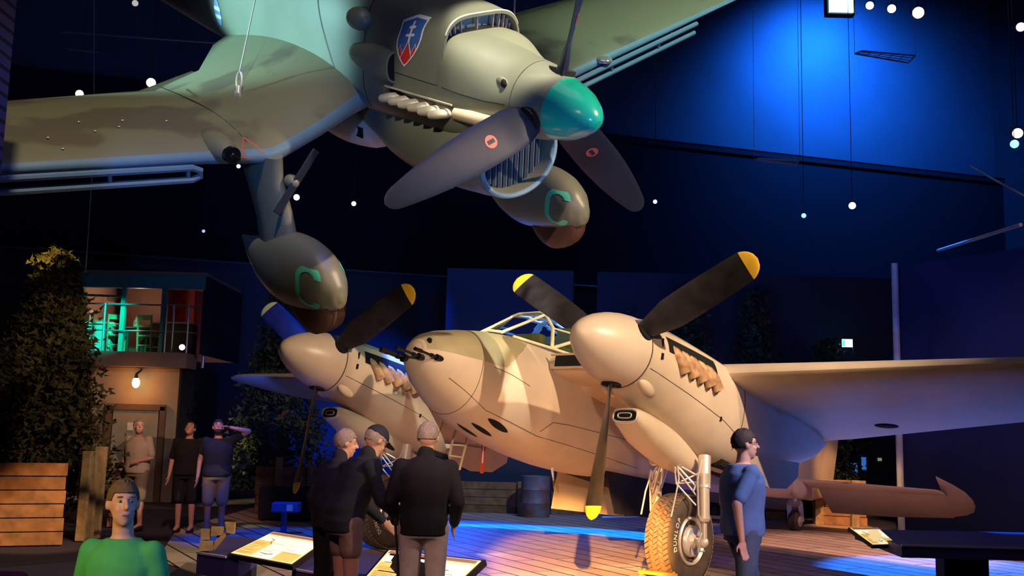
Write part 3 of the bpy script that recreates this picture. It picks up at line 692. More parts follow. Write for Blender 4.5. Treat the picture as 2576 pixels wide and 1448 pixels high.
# belly fairing behind
bt = [(-2.5,.10,-1.0,.2,.12,2),(-2.8,.24,-1.0,.2,.24,2.2),(-3.3,.30,-1.0,.2,.30,2.3),(-3.9,.22,-.95,.2,.32,2.2),(-4.4,.05,-.9,.1,.1,2)]
bf = MB().loft([ring(*t,seg=32,y0=.0) for t in catmull(bt,4)]).build('belly_fairing',MAT['cream_fairing'],sk)
MB().box((-3.25,-.245,-1.02),(.9,.02,.12)).build('belly_recess',MAT['black_void'],bf)
# spinner and propeller
sp = MB().lathe([(.16,.295),(.02,.335),(-.12,.362),(-.19,.37)]).build('spinner',MAT['stuka_green'],sk)
prof = [(.62,.004),(.61,.045),(.575,.10),(.50,.165),(.40,.225),(.28,.268),(.16,.296)]
MB().lathe(prof,cap=False).build('spinner_tip',MAT['spinner_teal'],sp,label='glossy teal spinner tip')
MB().lathe([(-.192,.366),(-.202,.366)]).build('spinner_gap',MAT['black_void'],sp)
def ch_s(u):
    g = .10+.105*min(1,max(0,(u-.11)/.13))**.7; 
    tip = 1-max(0,(u-.40)/.60)**2.0*.62
    e = sqrt(max(0,1-((u-.94)/.06)**2)) if u > .94 else 1
    return max(.004, g*tip*e)
be_s = lambda u: 52-32*min(1,u/.95)
Rs = 1.68*1.194
for k in range(3):
    th = -.785-k*2*pi/3; rv = V((0,cos(th),sin(th)))
    bl = blade(sp,(.02,0,0),th,Rs,ch_s,be_s,'propeller_blade',[MAT['stuka_blade'],MAT['stuka_blade']],r0=.2)
    tv = V((0,-sin(th),cos(th))); b_ = R(be_s(.42)); cdv = V((1,0,0))*sin(b_)+tv*cos(b_); nd = cdv.cross(rv)
    if nd.x < 0: nd = -nd
    b = MB(); ccc = V((.02,0,0))+rv*Rs*.40+nd*.024; n = 28
    b.add([ccc+rv*.062*cos(2*pi*i/n)+cdv*.062*sin(2*pi*i/n) for i in range(n)],[list(range(n))],0)
    b.add([ccc+nd*.002+rv*.04*i+cdv*.02*j for i,j in ((-1,-1),(1,-1),(1,1),(-1,1))],[[0,1,2,3]],1); b.build('blade_roundel',[MAT['marking_red'],MAT['stuka_blade']],bl,smooth=False,label='small red disc marking on the blade')
    MB().tube([V((.02,0,0))+rv*.27,V((.02,0,0))+rv*.345],.13,16).build('blade_socket',MAT['black_void'],sp)
# wings
for s_ in (1,-1):
    st = [(s_*.35,-2.42,-.50,3.3,.17,0),(s_*.6,-2.40,-.56,3.2,.165,0),(s_*1.1,-2.28,-.68,2.75,.165,0),(s_*1.60,-2.21,-.80,2.8,.155,0),(s_*1.721,-2.205,-.815,2.75,.15,0),(s_*1.86,-2.21,-.80,2.74,.15,0)]
    for y in (2.4,3.5,4.8,6.0,6.7):
        q = (y-1.721)/(6.9-1.721); st.append((s_*y,-2.214-.453*q,-.811+.70*q,2.75-1.2*q,.14-.04*q,0))
    st += [(s_*6.9,-2.80,-.10,1.2,.09,0),(s_*7.0,-3.05,-.09,.6,.06,0)]
    mbw = wing(st, camber=.03)
    seg2 = 22; nper = len(mbw.v)//len(st)
    mbw.m = []
    for i in range(len(st)-1):
        for j in range(nper): mbw.m.append(0 if 2 <= j < seg2 else 1)
    mbw.m += [0,0]
    mbw.m = mbw.m[:len(mbw.f)]
    wg = mbw.build('wing',[MAT['stuka_wing_green'],MAT['stuka_under']],sk,label='starboard wing' if s_<0 else 'port wing',ang=50)
    # blue leading edge underside strip + dive brake
    db = MB()
    P = lambda y,dx,dz: V((-2.214-.453*(y-1.721)/5.18+dx, s_*y, -.811+.70*(y-1.721)/5.18+dz))
    y0_, y1_ = 2.50, 5.2
    db.tube([P(y1_,.04,-.055),P(y0_+.08,.04,-.055),P(y0_,.035,-.09),P(y0_,.02,-.15),P(y0_+.08,.015,-.185),P(y1_,.015,-.185)],.034,8)
    for y in (y0_+.12,3.35,4.35): db.bar(P(y,.04,-.055),P(y,.015,-.185),.03,.03)
    db.tube([P(3.0,-.12,-.03),P(3.0,.03,-.08)],.012,6); db.tube([P(4.7,-.12,-.03),P(4.7,.03,-.08)],.012,6)
    db.build('dive_brake',MAT['stuka_under'],sk)
    # wing gun fairing
    g = MB().ell((-2.45,s_*2.22,-.66),.36,.14,.15).build('gun_fairing',MAT['stuka_wing_green'],wg)
    MB().tube([(-2.18,s_*2.22,-.66),(-2.10,s_*2.22,-.66)],.085,20).tube([(-2.1,s_*2.22,-.66),(-1.98,s_*2.22,-.66)],.018,8).build('wing_gun',MAT['gun_metal'],g)
    # red triangle
    zt = lambda y: -.811+.7*(y-1.721)/5.18
    b = MB(); T3 = [(-2.34,1.90,.13),(-2.215,1.80,.0),(-2.215,2.02,.02)]
    T3 = [V((x,s_*y,zt(y)+.02+z)) for x,y,z in ((-2.40,1.93,.125),(-2.235,1.82,.035),(-2.235,2.05,.035))]
    def wtop(x,y):
        q = (y-1.721)/5.179; c = 2.75-1.2*q; t_ = max(.0,((-2.214-.453*q)-x)/c); return -.811+.70*q + c*(.12*t_*(1-t_)+.7*(.2969*sqrt(t_)-.126*t_-.3516*t_**2+.2843*t_**3)) + .006
    TT = [(-2.42,1.93),(-2.235,1.82),(-2.235,2.05)]
    for a,c_ in ((0,1),(1,2),(2,0)): b.tube([V((TT[a][0]+(TT[c_][0]-TT[a][0])*k/6, s_*(TT[a][1]+(TT[c_][1]-TT[a][1])*k/6), wtop(TT[a][0]+(TT[c_][0]-TT[a][0])*k/6, TT[a][1]+(TT[c_][1]-TT[a][1])*k/6))) for k in range(7)],.008,5)
    b.build('warning_triangle',MAT['marking_red'],wg)
    # flaperon behind the wing
    fl = wing([(s_*1.0,-5.1,-.80,.35,.12,0),(s_*1.75,-4.96,-.90,.38,.12,0),(s_*6.6,-4.25,-.22,.3,.12,0)],camber=0).build('flap',MAT['stuka_wing_green'],sk)
    # undercarriage trouser
    yy = s_*1.72
    lg = [(-.80,-2.50,.40,.14),(-1.05,-2.50,.39,.135),(-1.35,-2.36,.39,.13),(-1.6,-2.28,.37,.13),(-1.9,-2.2,.42,.16)]
    b = MB().loft([[V((cx_+hl*sgnp(cos(2*pi*k/32),1.0), yy+wd*sin(2*pi*k/32)*(1 if cos(2*pi*k/32) > 0 else 1-.5*abs(cos(2*pi*k/32))), z)) for k in range(32)] for z,cx_,hl,wd in lg])
    tr = b.build('undercarriage_trouser',MAT['stuka_green'],sk)
    rgs = []
    # spat: lofted along x, lower edge open over the wheel
    sps = [(-3.02,-1.98,.02,.02,.02),(-2.8,-2.02,.10,.12,.14),(-2.5,-2.03,.18,.24,.30),(-2.1,-2.0,.23,.40,.40),(-1.7,-1.96,.235,.44,.36),(-1.4,-1.92,.22,.36,.30),(-1.2,-1.93,.17,.25,.22),(-1.08,-1.95,.08,.12,.12),(-1.05,-1.96,.02,.03,.03)]
    sT = catmull([(x,w_,z0,a,b_,2.3) for x,z0,w_,a,b_ in sps],4)
    sfun = lambda x: interp(sT[::-1], x)
    spt = MB().loft([ring(x,w_,z0,a,b_,2.3,40,yy) for x,w_,z0,a,b_,n in sT]).build('wheel_spat',MAT['stuka_green'],tr)
    wl = MB().lathe([(-.12,.20),(-.14,.28),(-.13,.36),(-.105,.40),(-.09,.385),(-.07,.405),(-.05,.39),(-.03,.412),(-.01,.395),(.01,.395),(.03,.412),(.05,.39),(.07,.405),(.09,.385),(.105,.40),(.13,.36),(.14,.28),(.12,.20)],(-1.55,yy,-2.10),'y',48)
    wl.build('wheel',MAT['rubber_warm'] if 'rubber_warm' in MAT else mat('rubber_warm',(.10,.05,.035),.6),tr)
    def Cfn(u,v):
        x,z = (u-.5)*1.0,(v-.5)*1.45
        # stadium ring open to the front
        dz = max(0,abs(z)-.32); d = sqrt(x*x+dz*dz) 
        if not (.27 < d < .47): return None
        if x > .10 and abs(z) < .42: return None
        return 0
    for q in (-1,1):
        raster(Cfn,-1.54,-1.18,-2.11,-1.68,44,56,lambda x,z:(x,yy+side_y(lambda t:(sfun(t)[0],sfun(t)[1],sfun(t)[2],sfun(t)[3],2.3),x+.0,z,q)+q*.006,z),[MAT['letter_green']],'letter_marking',tr,'pale green letter C')
    # siren propeller on the inboard leading edge of the trouser
    if s_ < 0:
        h = MB().ell((-2.06,yy+.10,-1.05),.10,.07,.07).build('siren_hub',MAT['stuka_green'],tr)
        c0 = V((-1.99,yy+.10,-1.05)); a = V((.0,.42,.48)).normalized()
        b = MB(); b.bar(c0-a*.36,c0+a*.40,.09,.02,up=(1,0,0)); b.build('siren_blade',MAT['stuka_blade'],h,bevel=.008)
for (y,x) in ((2.9,-3.0),(3.3,-3.05),(3.0,-2.85),(3.25,-2.8),(3.7,-2.75),(3.65,-2.55),(2.5,-2.9),(4.1,-2.9)):
    q_ = (y-1.721)/5.179; c_ = 2.75-1.2*q_; t_ = ((-2.214-.453*q_)-x)/c_
    MB().ell((x,-y,wtop(x,y)-.004),.011,.011,.005,seg=8,n=6).build('bullet_hole_dot',MAT['emblem_white'],sk)  # white dots stand for bullet holes in the wing
b = MB()
b.tube([(x,-1.93,wtop(x,1.93)-.003) for x in [-2.28-.1*k for k in range(22)]],.005,5)
b.build('wing_seam',MAT['black_void'],sk)
MB().ell((-2.36,3.2,wtop(-2.36,3.2)-.02),.13,.12,.05).build('landing_lamp',mat('lamp_glass',(.8,.75,.72),.12,.7),sk,label='shiny landing lamp glass in the port wing')
def oval(u,v):
    d = sqrt((u-.5)**2*4+(v-.5)**2*4)
    return None if d > 1 else (0 if (.25<v<.42 or .58<v<.75) else 1)
raster(oval,-5.80,-5.64,-.36,-.02,14,26,lambda x,z:(x,side_y(sfus,x,z,-1)-.006,z),[MAT['emblem_white'],mat('pale_blue',(.2,.35,.6),.5)],'oval_marking',sf)
# lifting points, shackle and cables
hk = V((-3.30,-1.50,-.52)); hW = ST @ hk
MB().box(hk,(.10,.03,.14)).build('lifting_lug',MAT['silver_paint'],sk)
mat('cable_steel',(.55,.5,.42),.4,.6)
b = MB(); topc = at(655,-60,Y=hW.y-.15); sh = at(606,205,Y=hW.y-.02)
cab = thing('hoist_cable','thin steel cable with shackle rising from the near wing of the dive bomber','cable')
MB().tube([hW+V((0,0,.3)), topc, topc+(topc-hW)*.9],.008,6).build('cable_strand',MAT['cable_steel'],cab)
b = MB(); cc = hW+V((0,0,.20)); b.tube([cc+V((.03*cos(t),0,.10*sin(t))) for t in [i*pi/10 for i in range(21)]],.012,8,cap=False); b.tube([cc+V((0,.0,-.22)),cc+V((0,0,-.06))],.03,10); b.build('shackle',MAT['silver_paint'],cab)
p0 = at(1292,72,Y=11.6); b = MB(); b.tube([p0, at(1297,-40,Y=11.6), at(1300,-700,Y=11.6)],.012,6)
tag(b.build('hoist_cable',MAT['cable_steel']),'steel cable rising behind the windscreen of the hanging dive bomber','cable')
# ================================================================== hall
mat('wall_black',(.012,.014,.022),.9,noise=.1,scale=1); mat('wall_blue_grey',(.06,.075,.11),.8,noise=.12,scale=.35)
mat('ceiling_black',(.006,.006,.008),.95); mat('carpet_navy',(.030,.028,.055),.95,noise=.2,scale=30)
def slab(name, P, d, m, smooth=False):
    return struct(MB().prism(P, d).build(name, m, smooth=smooth))
ua = R(17); du = V((cos(ua),sin(ua),0)); dn = V((-sin(ua),cos(ua),0))
corner = V((17.5,37.2,0))
A = corner-du*41; 
H_ = 22
slab('wall_back',[A,corner,corner+V((0,0,H_)),A+V((0,0,H_))],dn*.3,MAT['wall_blue_grey'])
E2 = corner-dn*45
slab('wall_right',[corner,E2,E2+V((0,0,H_)),corner+V((0,0,H_))],du*.3,MAT['wall_black'])
slab('wall_left',[(-16,-6,0),(-16,32,0),(-16,32,H_),(-16,-6,H_)],(-.3,0,0),MAT['wall_black'])
slab('ceiling',[(-26,-8,H_),(30,-8,H_),(30,40,H_),(-26,40,H_)],(0,0,.3),MAT['ceiling_black'])
# dark drape band across the back wall
b0 = A-dn*.25; b1 = corner-dn*.25
def bandpt(p,z): return V((p.x,p.y,z))
slab('trim_1',[bandpt(b0,6.3),bandpt(b1,6.3),bandpt(b1,11.2),bandpt(b0,11.2)],-dn*.1,mat('drape_black',(.005,.006,.014),.95))
rl = MB(); rl.tube([bandpt(b0,6.3)-dn*.2,bandpt(b1,6.3)-dn*.2],.03,6); o = rl.build('trim_2',mat('dark_pipe',(.25,.25,.28),.4,.5)); struct(o)
rl = MB(); rl.tube([bandpt(b0,11.2)-dn*.2,bandpt(b1,11.2)-dn*.2],.03,6); o = rl.build('trim_3',MAT['drape_black']); struct(o)
# dark flats on the lower back wall that leave a blue field between them
for i,(xa,xb) in enumerate(((1118,1440),(1500,2262))):
    pa, pb = at(xa,900,Y=24.6), at(xb,900,Y=24.6)
    slab('trim_%d'%(4+i),[(pa.x,pa.y,0),(pb.x,pb.y,0),(pb.x,pb.y,5.6),(pa.x,pa.y,5.6)],(0,.08,0),mat('flat_navy',(.02,.025,.05),.85) if i else mat('flat_navy2',(.03,.04,.08),.85))
# scenic wall at right with its pale edge post
P0 = at(2266,1332,Z=0); P1 = V((P0.x+3.4,P0.y-5.5,0))
slab('wall_right_scenic',[P0,P1,P1+V((0,0,5.4)),P0+V((0,0,5.4))],(.1,.1,0),mat('scenic_blue',(.008,.02,.10),.85,noise=.25,scale=.5)) 
bpy.data.objects['wall_right_scenic'].name = 'wall_right.001'
o = struct(MB().tube([P0+V((-.02,-.1,0)),P0+V((-.02,-.1,5.45))],.07,12).build('trim_8',mat('post_pale',(.5,.55,.6),.5,noise=.2,scale=3)))
# floor and deck
deckm, mp = plankmat('deck_planks',(.85,.66,.50),(.65,.5,.38),1.0,.016,2.2,.34,.6,.6)
mp.inputs['Rotation'].default_value = (0,0,R(62))
struct(MB().box((0,14,-.16),(60,60,.30)).build('floor',MAT['carpet_navy'],smooth=False))
dk = [(-1.9,10.6),(-4.6,14.2),(-5.6,18.2),(-5.6,24.4),(7.5,24.4),(7.6,21.2),(10.3,15.9),(9.9,12.4),(6.6,11.3),(4.6,10.4)]
tag(MB().prism([(x,y,-.009) for x,y in dk],(0,0,.013)).build('plank_deck',deckm,smooth=False),'raised brown plank deck under the beige aeroplane','deck')
# ------------------------------------------------------------------ brick pier at left edge
bm_, mp2 = plankmat('brick_pier',(.16,.07,.12),(.11,.06,.14),1.0,.014,.24,.085,.8,.8,axes='YZ')
q = at(22,220,Y=6.5); o = MB().box((q.x-.45,6.25,3.2),(.9,.5,6.4)).build('brick_pier',bm_,smooth=False); tag(o,'rough brick pier lit blue and purple at the left edge','pier')
bm2_, _ = plankmat('brick_pier_face',(.16,.07,.12),(.11,.06,.14),1.0,.014,.24,.085,.8,.8,axes='XZ'); o.data.materials.clear(); o.data.materials.append(bm2_)
light('pier_blue','SPOT',(-1.6,3.6,4.2),(-2.9,6,4.4),(.15,.15,1),45,.1,50,.8)
# ------------------------------------------------------------------ little building with balcony room
mat('plaster_grey',(.34,.27,.22),.85,noise=.08,scale=2); mat('trim_green',(.08,.28,.24),.6); mat('door_grey',(.34,.31,.26),.6)
mat('room_tan',(.40,.26,.17),.8); mat('steel_rail',(.36,.36,.42),.4,.6)
BY = 24.5
def bp(px,py,dy=0): return at(px,py,Y=BY+dy)
zf = bp(350,887).z; zt = bp(350,692).z; xl = bp(150,800).x-1.2; xr = bp(478,880).x
bd = thing('small_building','two-storey plastered building front with doorway below and open balcony room above','building')
x_l = bp(190,800).x; xc = bp(452,950).x
MB().box(((xl+xc)/2,BY+1.5,(zf-.35)/2),(xc-xl,3,zf-.35)).build('lower_wall',MAT['plaster_grey'],bd,smooth=False)
MB().box(((xl+xr)/2,BY-.0,zf-.17),(xr-xl+.1,.8,.34)).build('balcony_slab',mat('slab_dark',(.20,.14,.13),.8),bd,smooth=False)
rm = MB(); D = 3.2
xR = bp(515,760).x
rm.box(((x_l+xR)/2,BY+D,(zf+zt)/2),(xR-x_l,.1,zt-zf)); rm.box(((x_l+xR)/2,BY+D/2,zt+.05),(xR-x_l,D,.1)); rm.box((x_l-.05,BY+D/2,(zf+zt)/2),(.1,D,zt-zf)); MB().box((xR,BY+D/2,(zf+zt)/2),(.1,D,zt-zf)).box((xc+.02,BY+1.5,(zf-.35)/2),(.05,3.02,zf-.35)).build('side_wall',MAT['wall_black'],bd,smooth=False,label='side wall with its darkness put into the black colour')  # dark side of the building: shade put in as black colour
rm.build('balcony_room',MAT['room_tan'],bd,smooth=False)
pf = MB(); pf.bar((x_l+.08,BY,zf),(x_l+.08,BY,zt),.2,.14); pf.bar((x_l,BY,zt-.15),(xR,BY,zt-.15),.14,.32); xm = bp(312,760).x; pf.bar((xm,BY,zf),(xm,BY,zt-.2),.12,.1); xm2 = bp(412,780).x; pf.bar((xm2,BY,zf),(xm2,BY,zt-.2),.12,.1)
pf.bar((x_l+.15,BY+.02,bp(250,742).z),(xm,BY+.02,bp(300,745).z),.05,.05); pf.build('balcony_frame',MAT['trim_green'],bd,smooth=False)
wf = MB(); 
for px in (237,262): p = bp(px,760,1.6); wf.bar((p.x,p.y,zf+.3),(p.x,p.y,zt-.3),.10,.06)
p = bp(230,720,1.6); wf.bar((p.x-.4,p.y,zt-.35),(p.x+.6,p.y,zt-.5),.08,.06); wf.build('inner_window_frame',mat('frame_pale',(.5,.42,.36),.6),bd,smooth=False)
rl = MB(); zr1, zr2 = bp(350,767).z, bp(350,833).z; ys = BY-.12
rl.tube([(bp(175,762).x,ys,zr1),(bp(468,775).x,ys,zr1),(bp(510,800).x,ys+.8,zr1)],.022,8); rl.tube([(bp(175,830).x,ys,zr2),(bp(468,838).x,ys,zr2),(bp(510,855).x,ys+.8,zr2)],.018,8)
for px in (270,425,443,480): rl.tube([(bp(px,770).x,ys,zf-.1),(bp(px,770).x,ys,zr1+.02)],.026,8)
rl.tube([(bp(505,800).x,ys+.5,zf-.3),(bp(520,700).x,ys+.5,zt)],.04,8)
rl.build('balcony_railing',MAT['steel_rail'],bd)
# door
xd0, xd1 = bp(272,1100).x, bp(408,1100).x; zd = bp(340,1030).z
dr = MB().box(((xd0+xd1)/2,BY-.03,zd/2),(xd1-xd0-.2,.08,zd)).build('door',MAT['door_grey'],bd,smooth=False)
fm = MB(); fm.bar((xd0,BY-.05,0),(xd0,BY-.05,zd+.08),.12,.12); fm.bar((xd1,BY-.05,0),(xd1,BY-.05,zd+.08),.12,.12); fm.bar((xd0-.05,BY-.05,zd+.06),(xd1+.05,BY-.05,zd+.06),.12,.14); fm.build('door_frame',mat('frame_brown',(.16,.10,.08),.7),dr,smooth=False)
p = bp(331,1072); MB().box((p.x,BY-.085,p.z),(.14,.012,.18)).build('notice_sheet',mat('paper_white',(.8,.75,.68),.7),dr,smooth=False)
# bulb
bl = thing('wall_lamp','glowing bare bulb wall lamp above the plastered doorway','lamp')
pb = at(342,962,Y=BY-.30)
MB().ell(pb,.085,.085,.12).build('bulb',mat('bulb_glow',(1,.62,.22),.4,emit=14),bl)
MB().tube([pb+V((0,.0,.10)),pb+V((0,0,.2)),pb+V((0,.28,.3))],[.045,.03,.02],10).build('lamp_bracket',MAT['black_paint'],bl)
light('bulb_light','POINT',tuple(pb+V((0,-.16,-.05))),None,(1,.33,.07),16,.06)
light('doorway_fill','SPOT',(-5,15,4),(-8.8,24,1.6),(.9,.6,.5),170,.2,24,.8)
# balcony furniture
ch = thing('wooden_chair','light wooden ladder-back chair on the balcony beside the pale green desk','chair',group=None)
def chair_parts(t, m):
    b = MB(); b.box((0,0,.45),(.42,.40,.035)); b.build('seat',m,t,smooth=False)
    for x,y,h in ((-.18,.17,.45),(.18,.17,.45),(-.18,-.17,.95),(.18,-.17,.95)): MB().bar((x,y,0),(x,y-(.06 if h>.5 else 0),h),.035,.035).build('leg',m,t,smooth=False)
    b = MB(); b.bar((-.18,-.21,.88),(.18,-.21,.88),.03,.12); b.bar((-.18,-.20,.68),(.18,-.20,.68),.02,.05); b.build('backrest',m,t,smooth=False)
    b = MB(); b.bar((-.18,.17,.2),(.18,.17,.2),.02,.03); b.bar((-.18,-.17,.22),(.18,-.17,.22),.02,.03); b.build('stretcher',m,t,smooth=False)
mw = mat('chair_wood',(.42,.30,.14),.6)
chair_parts(ch, mw); p = bp(290,885,.7); ch.location = (p.x,p.y,zf); ch.rotation_euler = (0,0,R(15))
kids_index()
c2 = copy_tree(ch); p = bp(372,885,.7); c2.location = (p.x,p.y,zf); c2.rotation_euler = (0,0,R(-14)); tag(c2,'light wooden ladder-back chair on the balcony nearer the floor spotlight','chair')
ds = thing('balcony_desk','pale desk on the balcony at its left end lit green','desk')
p = bp(232,885,.9); MB().box((p.x,p.y,zf+.36),(1.0,.5,.72)).build('desk_body',mat('desk_pale',(.55,.6,.55),.6),ds,smooth=False); MB().box((p.x,p.y-.02,zf+.74),(1.15,.62,.04)).build('desk_top',MAT['desk_pale'],ds,smooth=False)
q = bp(214,820,.9); tag(MB().box((q.x,q.y,zf+.92),(.28,.22,.30)).build('white_box',mat('box_white',(.75,.8,.78),.6),smooth=False),'small white box standing on the balcony desk','box')
q = bp(246,820,.9); b = MB(); 
for xx in (-.16,.16): b.bar((q.x+xx,q.y,zf+.76),(q.x+xx*1.0,q.y,zf+.98),.02,.02)
b.bar((q.x-.17,q.y,zf+.98),(q.x+.17,q.y,zf+.98),.02,.02); b.box((q.x,q.y,zf+.79),(.42,.25,.05)); tag(b.build('letter_tray',mw,smooth=False),'open wooden tray standing on the balcony desk','tray')
q = bp(341,830,1.0); tb = thing('side_table','small dark table on the balcony between the two wooden chairs','table'); MB().box((q.x,q.y,zf+.66),(.8,.5,.04)).build('table_top',MAT['wood_dark'],tb,smooth=False)
for x_ in (-.35,.35): MB().bar((q.x+x_,q.y,zf),(q.x+x_,q.y,zf+.66),.05,.4).build('leg',MAT['wood_dark'],tb,smooth=False)
o = MB().lathe([(0,.06),(.14,.065),(.2,.03),(.28,.025),(.29,.03)],(q.x,q.y,zf+.68),'z',20).build('bottle',mat('bottle_pale',(.55,.7,.55),.3)); tag(o,'pale bottle on the dark balcony table','bottle')
q = bp(438,850,1.2); cabt = thing('sideboard','dark sideboard with red cloth behind it at the right of the balcony room','cabinet'); MB().box((q.x,q.y,zf+.4),(1.0,.4,.8)).build('cabinet_body',MAT['wood_dark'],cabt,smooth=False); MB().box((q.x,q.y,zf+.82),(1.1,.46,.04)).build('cabinet_top',mat('frame_pale',(.5,.42,.36)),cabt,smooth=False)
q = bp(445,790,2.6); tag(MB().box((q.x,q.y,zf+1.35),(.9,.05,1.2)).build('wall_hanging',mat('cloth_red',(.20,.03,.03),.9),smooth=False),'red patterned cloth hanging on the balcony room wall','hanging')
q = bp(372,790,2.1); tag(MB().box((q.x,q.y,zf+1.0),(1.1,.5,2.0)).build('wardrobe',MAT['wood_dark'],smooth=False,bevel=.03),'tall dark wardrobe at the back of the balcony room','wardrobe')
# ------------------------------------------------------------------ stage lamps
mat('lamp_black',(.02,.02,.025),.5,.3)
def stage_lamp(loc, aim, r, col, e, label, yoke=True, group=None, rod=.5):
    loc = V(loc); d = norm(V(aim)-loc); Mq = d.to_track_quat('X','Z').to_matrix().to_4x4(); Mq.translation = loc
    t = thing('stage_lamp',label,'lamp',M=Mq,group=group)
    MB().lathe([(0,r*.98),(0,r*1.12),(-r*.5,r*1.1),(-r*2.2,r*.8),(-r*2.5,r*.4)],cap=True).build('housing',MAT['lamp_black'],t)
    k = 'lens_%02x%02x%02x_%d'%(int(col[0]*255),int(col[1]*255),int(col[2]*255),int(e))
    MB().lathe([(.004,r*.02),(.03,r*.02),(.028,r*.5),(.01,r*.94),(.002,r*.95)]).build('lens',mat(k,col,.3,emit=(e if min(col)>.55 else e*.35)),t)
    Mi = Mq.inverted().to_3x3()
    up = Mi @ V((0,0,1))
    b = MB(); sd = norm(up.cross(V((1,0,0)))); 
    b.tube([V((-r,0,0))+sd*r*1.2, V((-r,0,0))+sd*r*1.2+up*r*1.4, V((-r,0,0))-sd*r*1.2+up*r*1.4, V((-r,0,0))-sd*r*1.2],r*.08,6)
    b.tube([V((-r,0,0))+up*r*1.4, V((-r,0,0))+up*(r*1.4+rod)],r*.08,6); b.build('yoke',MAT['lamp_black'],t)
    if rod > .1: MB().tube([V((-r,0,0))+up*(r*1.4+rod-.02), V((-r,0,0))+up*(21.85-loc.z)],.008,5).build('drop_cable',MAT['lamp_black'],t)
    return t
cam0 = V((0,0,1.78))
Wc = (.9,.95,1)
for px,py,Y,r,c,e,l in (
 (2188,14,26,.13,(.8,.95,1),16,'round white stage lamp just right of the big blue floodlight'),
 (2243,22,26,.14,(.95,1,.95),16,'second round white stage lamp from the big blue floodlight'),
 (2310,32,26,.19,(.95,1,.95),14,'largest round white stage lamp, rightmost of the top right row'),
 (380,208,20,.12,(1,.75,.35),14,'amber stage lamp hanging above the near wing, left of a pair'),
 (447,203,20,.11,(1,.5,.85),12,'pink stage lamp hanging above the near wing, right of a pair'),
 (200,236,20,.10,(.9,.9,1),5,'pale stage lamp far up at the left beside the brick pier'),
 (2560,335,17,.11,(1,.8,.45),12,'amber stage lamp at the right edge above a blue one'),
 (2552,362,16.6,.09,(.1,.4,1),14,'blue stage lamp at the right edge beneath an amber one'),
 (2568,68,17,.10,(.8,.35,1),10,'violet stage lamp at the top right corner'),
 (600,418,23,.06,(.25,.5,1),12,'small blue-white stage lamp just left of the dark trouser leg'),
 (746,496,23,.09,(.35,.6,1),14,'blue-white stage lamp just right of the dark trouser leg'),
 (890,512,23,.07,(.3,.55,1),12,'blue-white stage lamp left of the hanging propeller blade tip'),
 (1135,467,23,.08,(.8,.9,1),14,'white stage lamp below the hanging lower left propeller blade'),
 (1648,507,23,.06,(.3,.6,1),12,'blue stage lamp beside the tip of the hanging right blade'),
 (2022,542,23,.07,(.1,.3,1),14,'deep blue stage lamp left of the white one on the dark back wall'),
 (2144,517,23,.10,(.8,.95,1),16,'white stage lamp alone on the dark back wall at right'),
 (340,8,17,.07,(.75,.7,.6),.6,'unlit dull stage lamp at the top left above the wing'),  # unlit lamp, its pale face given by a weak lens glow
 (512,581,22,.045,(.3,.3,1),5,'faint violet stage lamp high above the balcony'),
 (458,873,24.0,.085,(.9,.95,1),16,'floor spotlight standing on the balcony at its right end')):
    stage_lamp(at(px,py,Y=Y), cam0+V(((px-1288)*.001,0,2 if py<450 else 0)), r*.78, c, e, l, rod=(.02 if py>860 else (.72 if Y==20 else .5)))
fl = thing('floodlight','big blue-white floodlight at the top right of the hall','lamp')
p = at(2116,10,Y=26); MB().box(p+V((0,.15,0)),(.75,.25,.55)).build('housing',MAT['lamp_black'],fl,smooth=False,bevel=.02)
MB().box(p,(.62,.04,.46)).build('lens',mat('flood_glow',(.35,.85,1),.3,emit=10),fl,smooth=False)
MB().prism([p+V((-.31,-.02,-.23)),p+V((.31,-.02,-.23)),p+V((.36,-.22,-.33)),p+V((-.36,-.22,-.33))],(0,0,-.01)).build('barn_door',MAT['lamp_black'],fl,smooth=False)
# pipes and cables across the roof
def pipe(a, b, r, lab, m=MAT['dark_pipe'], nm='lighting_pipe', cat='pipe'):
    return tag(MB().tube([a,b],r,8).build(nm,m),lab,cat)
pipe(at(2360,630,Y=18),at(2568,565,Y=15),.03,'slanting pale pipe above the blue scenic wall at right')
pipe(at(2440,418,Y=20),at(2590,500,Y=17),.02,'thin dark pipe crossing the right edge at mid height')
pipe(at(150,80,Y=20),at(600,112,Y=20),.02,'thin roof pipe above the pair of amber and pink lamps')
pipe(at(165,122,Y=20),at(245,132,Y=20),.02,'short thin roof pipe beside the brick pier')
pipe(at(2040,-30,Y=26.4),at(2360,-2,Y=26.4),.035,'roof pipe carrying the floodlight and the white lamps')
for i,(P_,lab) in enumerate((([(2150,135),(2285,158),(2303,140),(2168,128)],'hanging perforated tray under the blue floodlight'),([(1897,402),(2000,415),(2012,404),(1910,398)],'hanging perforated tray above the scenic dark wall'))):
    b = MB(); Q_ = [at(x,y,Y=24) for x,y in P_]
    for j in range(4): b.bar(Q_[j],Q_[(j+1)%4],.03,.03)
    for j in range(1,5): b.bar(Q_[0]+(Q_[1]-Q_[0])*j/5,Q_[3]+(Q_[2]-Q_[3])*j/5,.015,.015)
    for j in (1,2): b.bar(Q_[0]+(Q_[3]-Q_[0])*j/3,Q_[1]+(Q_[2]-Q_[1])*j/3,.015,.015)
    for j in (0,2): b.tube([Q_[j],V((Q_[j].x,Q_[j].y,21.85))],.006,5)
    tag(b.build('cable_tray',mat('tray_steel',(.45,.45,.5),.4,.5),smooth=False),lab,'tray')
b = MB(); b.tube([at(215,690,Y=17.5),at(232,430,Y=17.5),at(236,300,Y=17.5),at(238,-600,Y=17.5)],.008,5); tag(b.build('stay_wire',MAT['cable_steel']),'thin vertical wire running up beside the green balcony frame','wire')
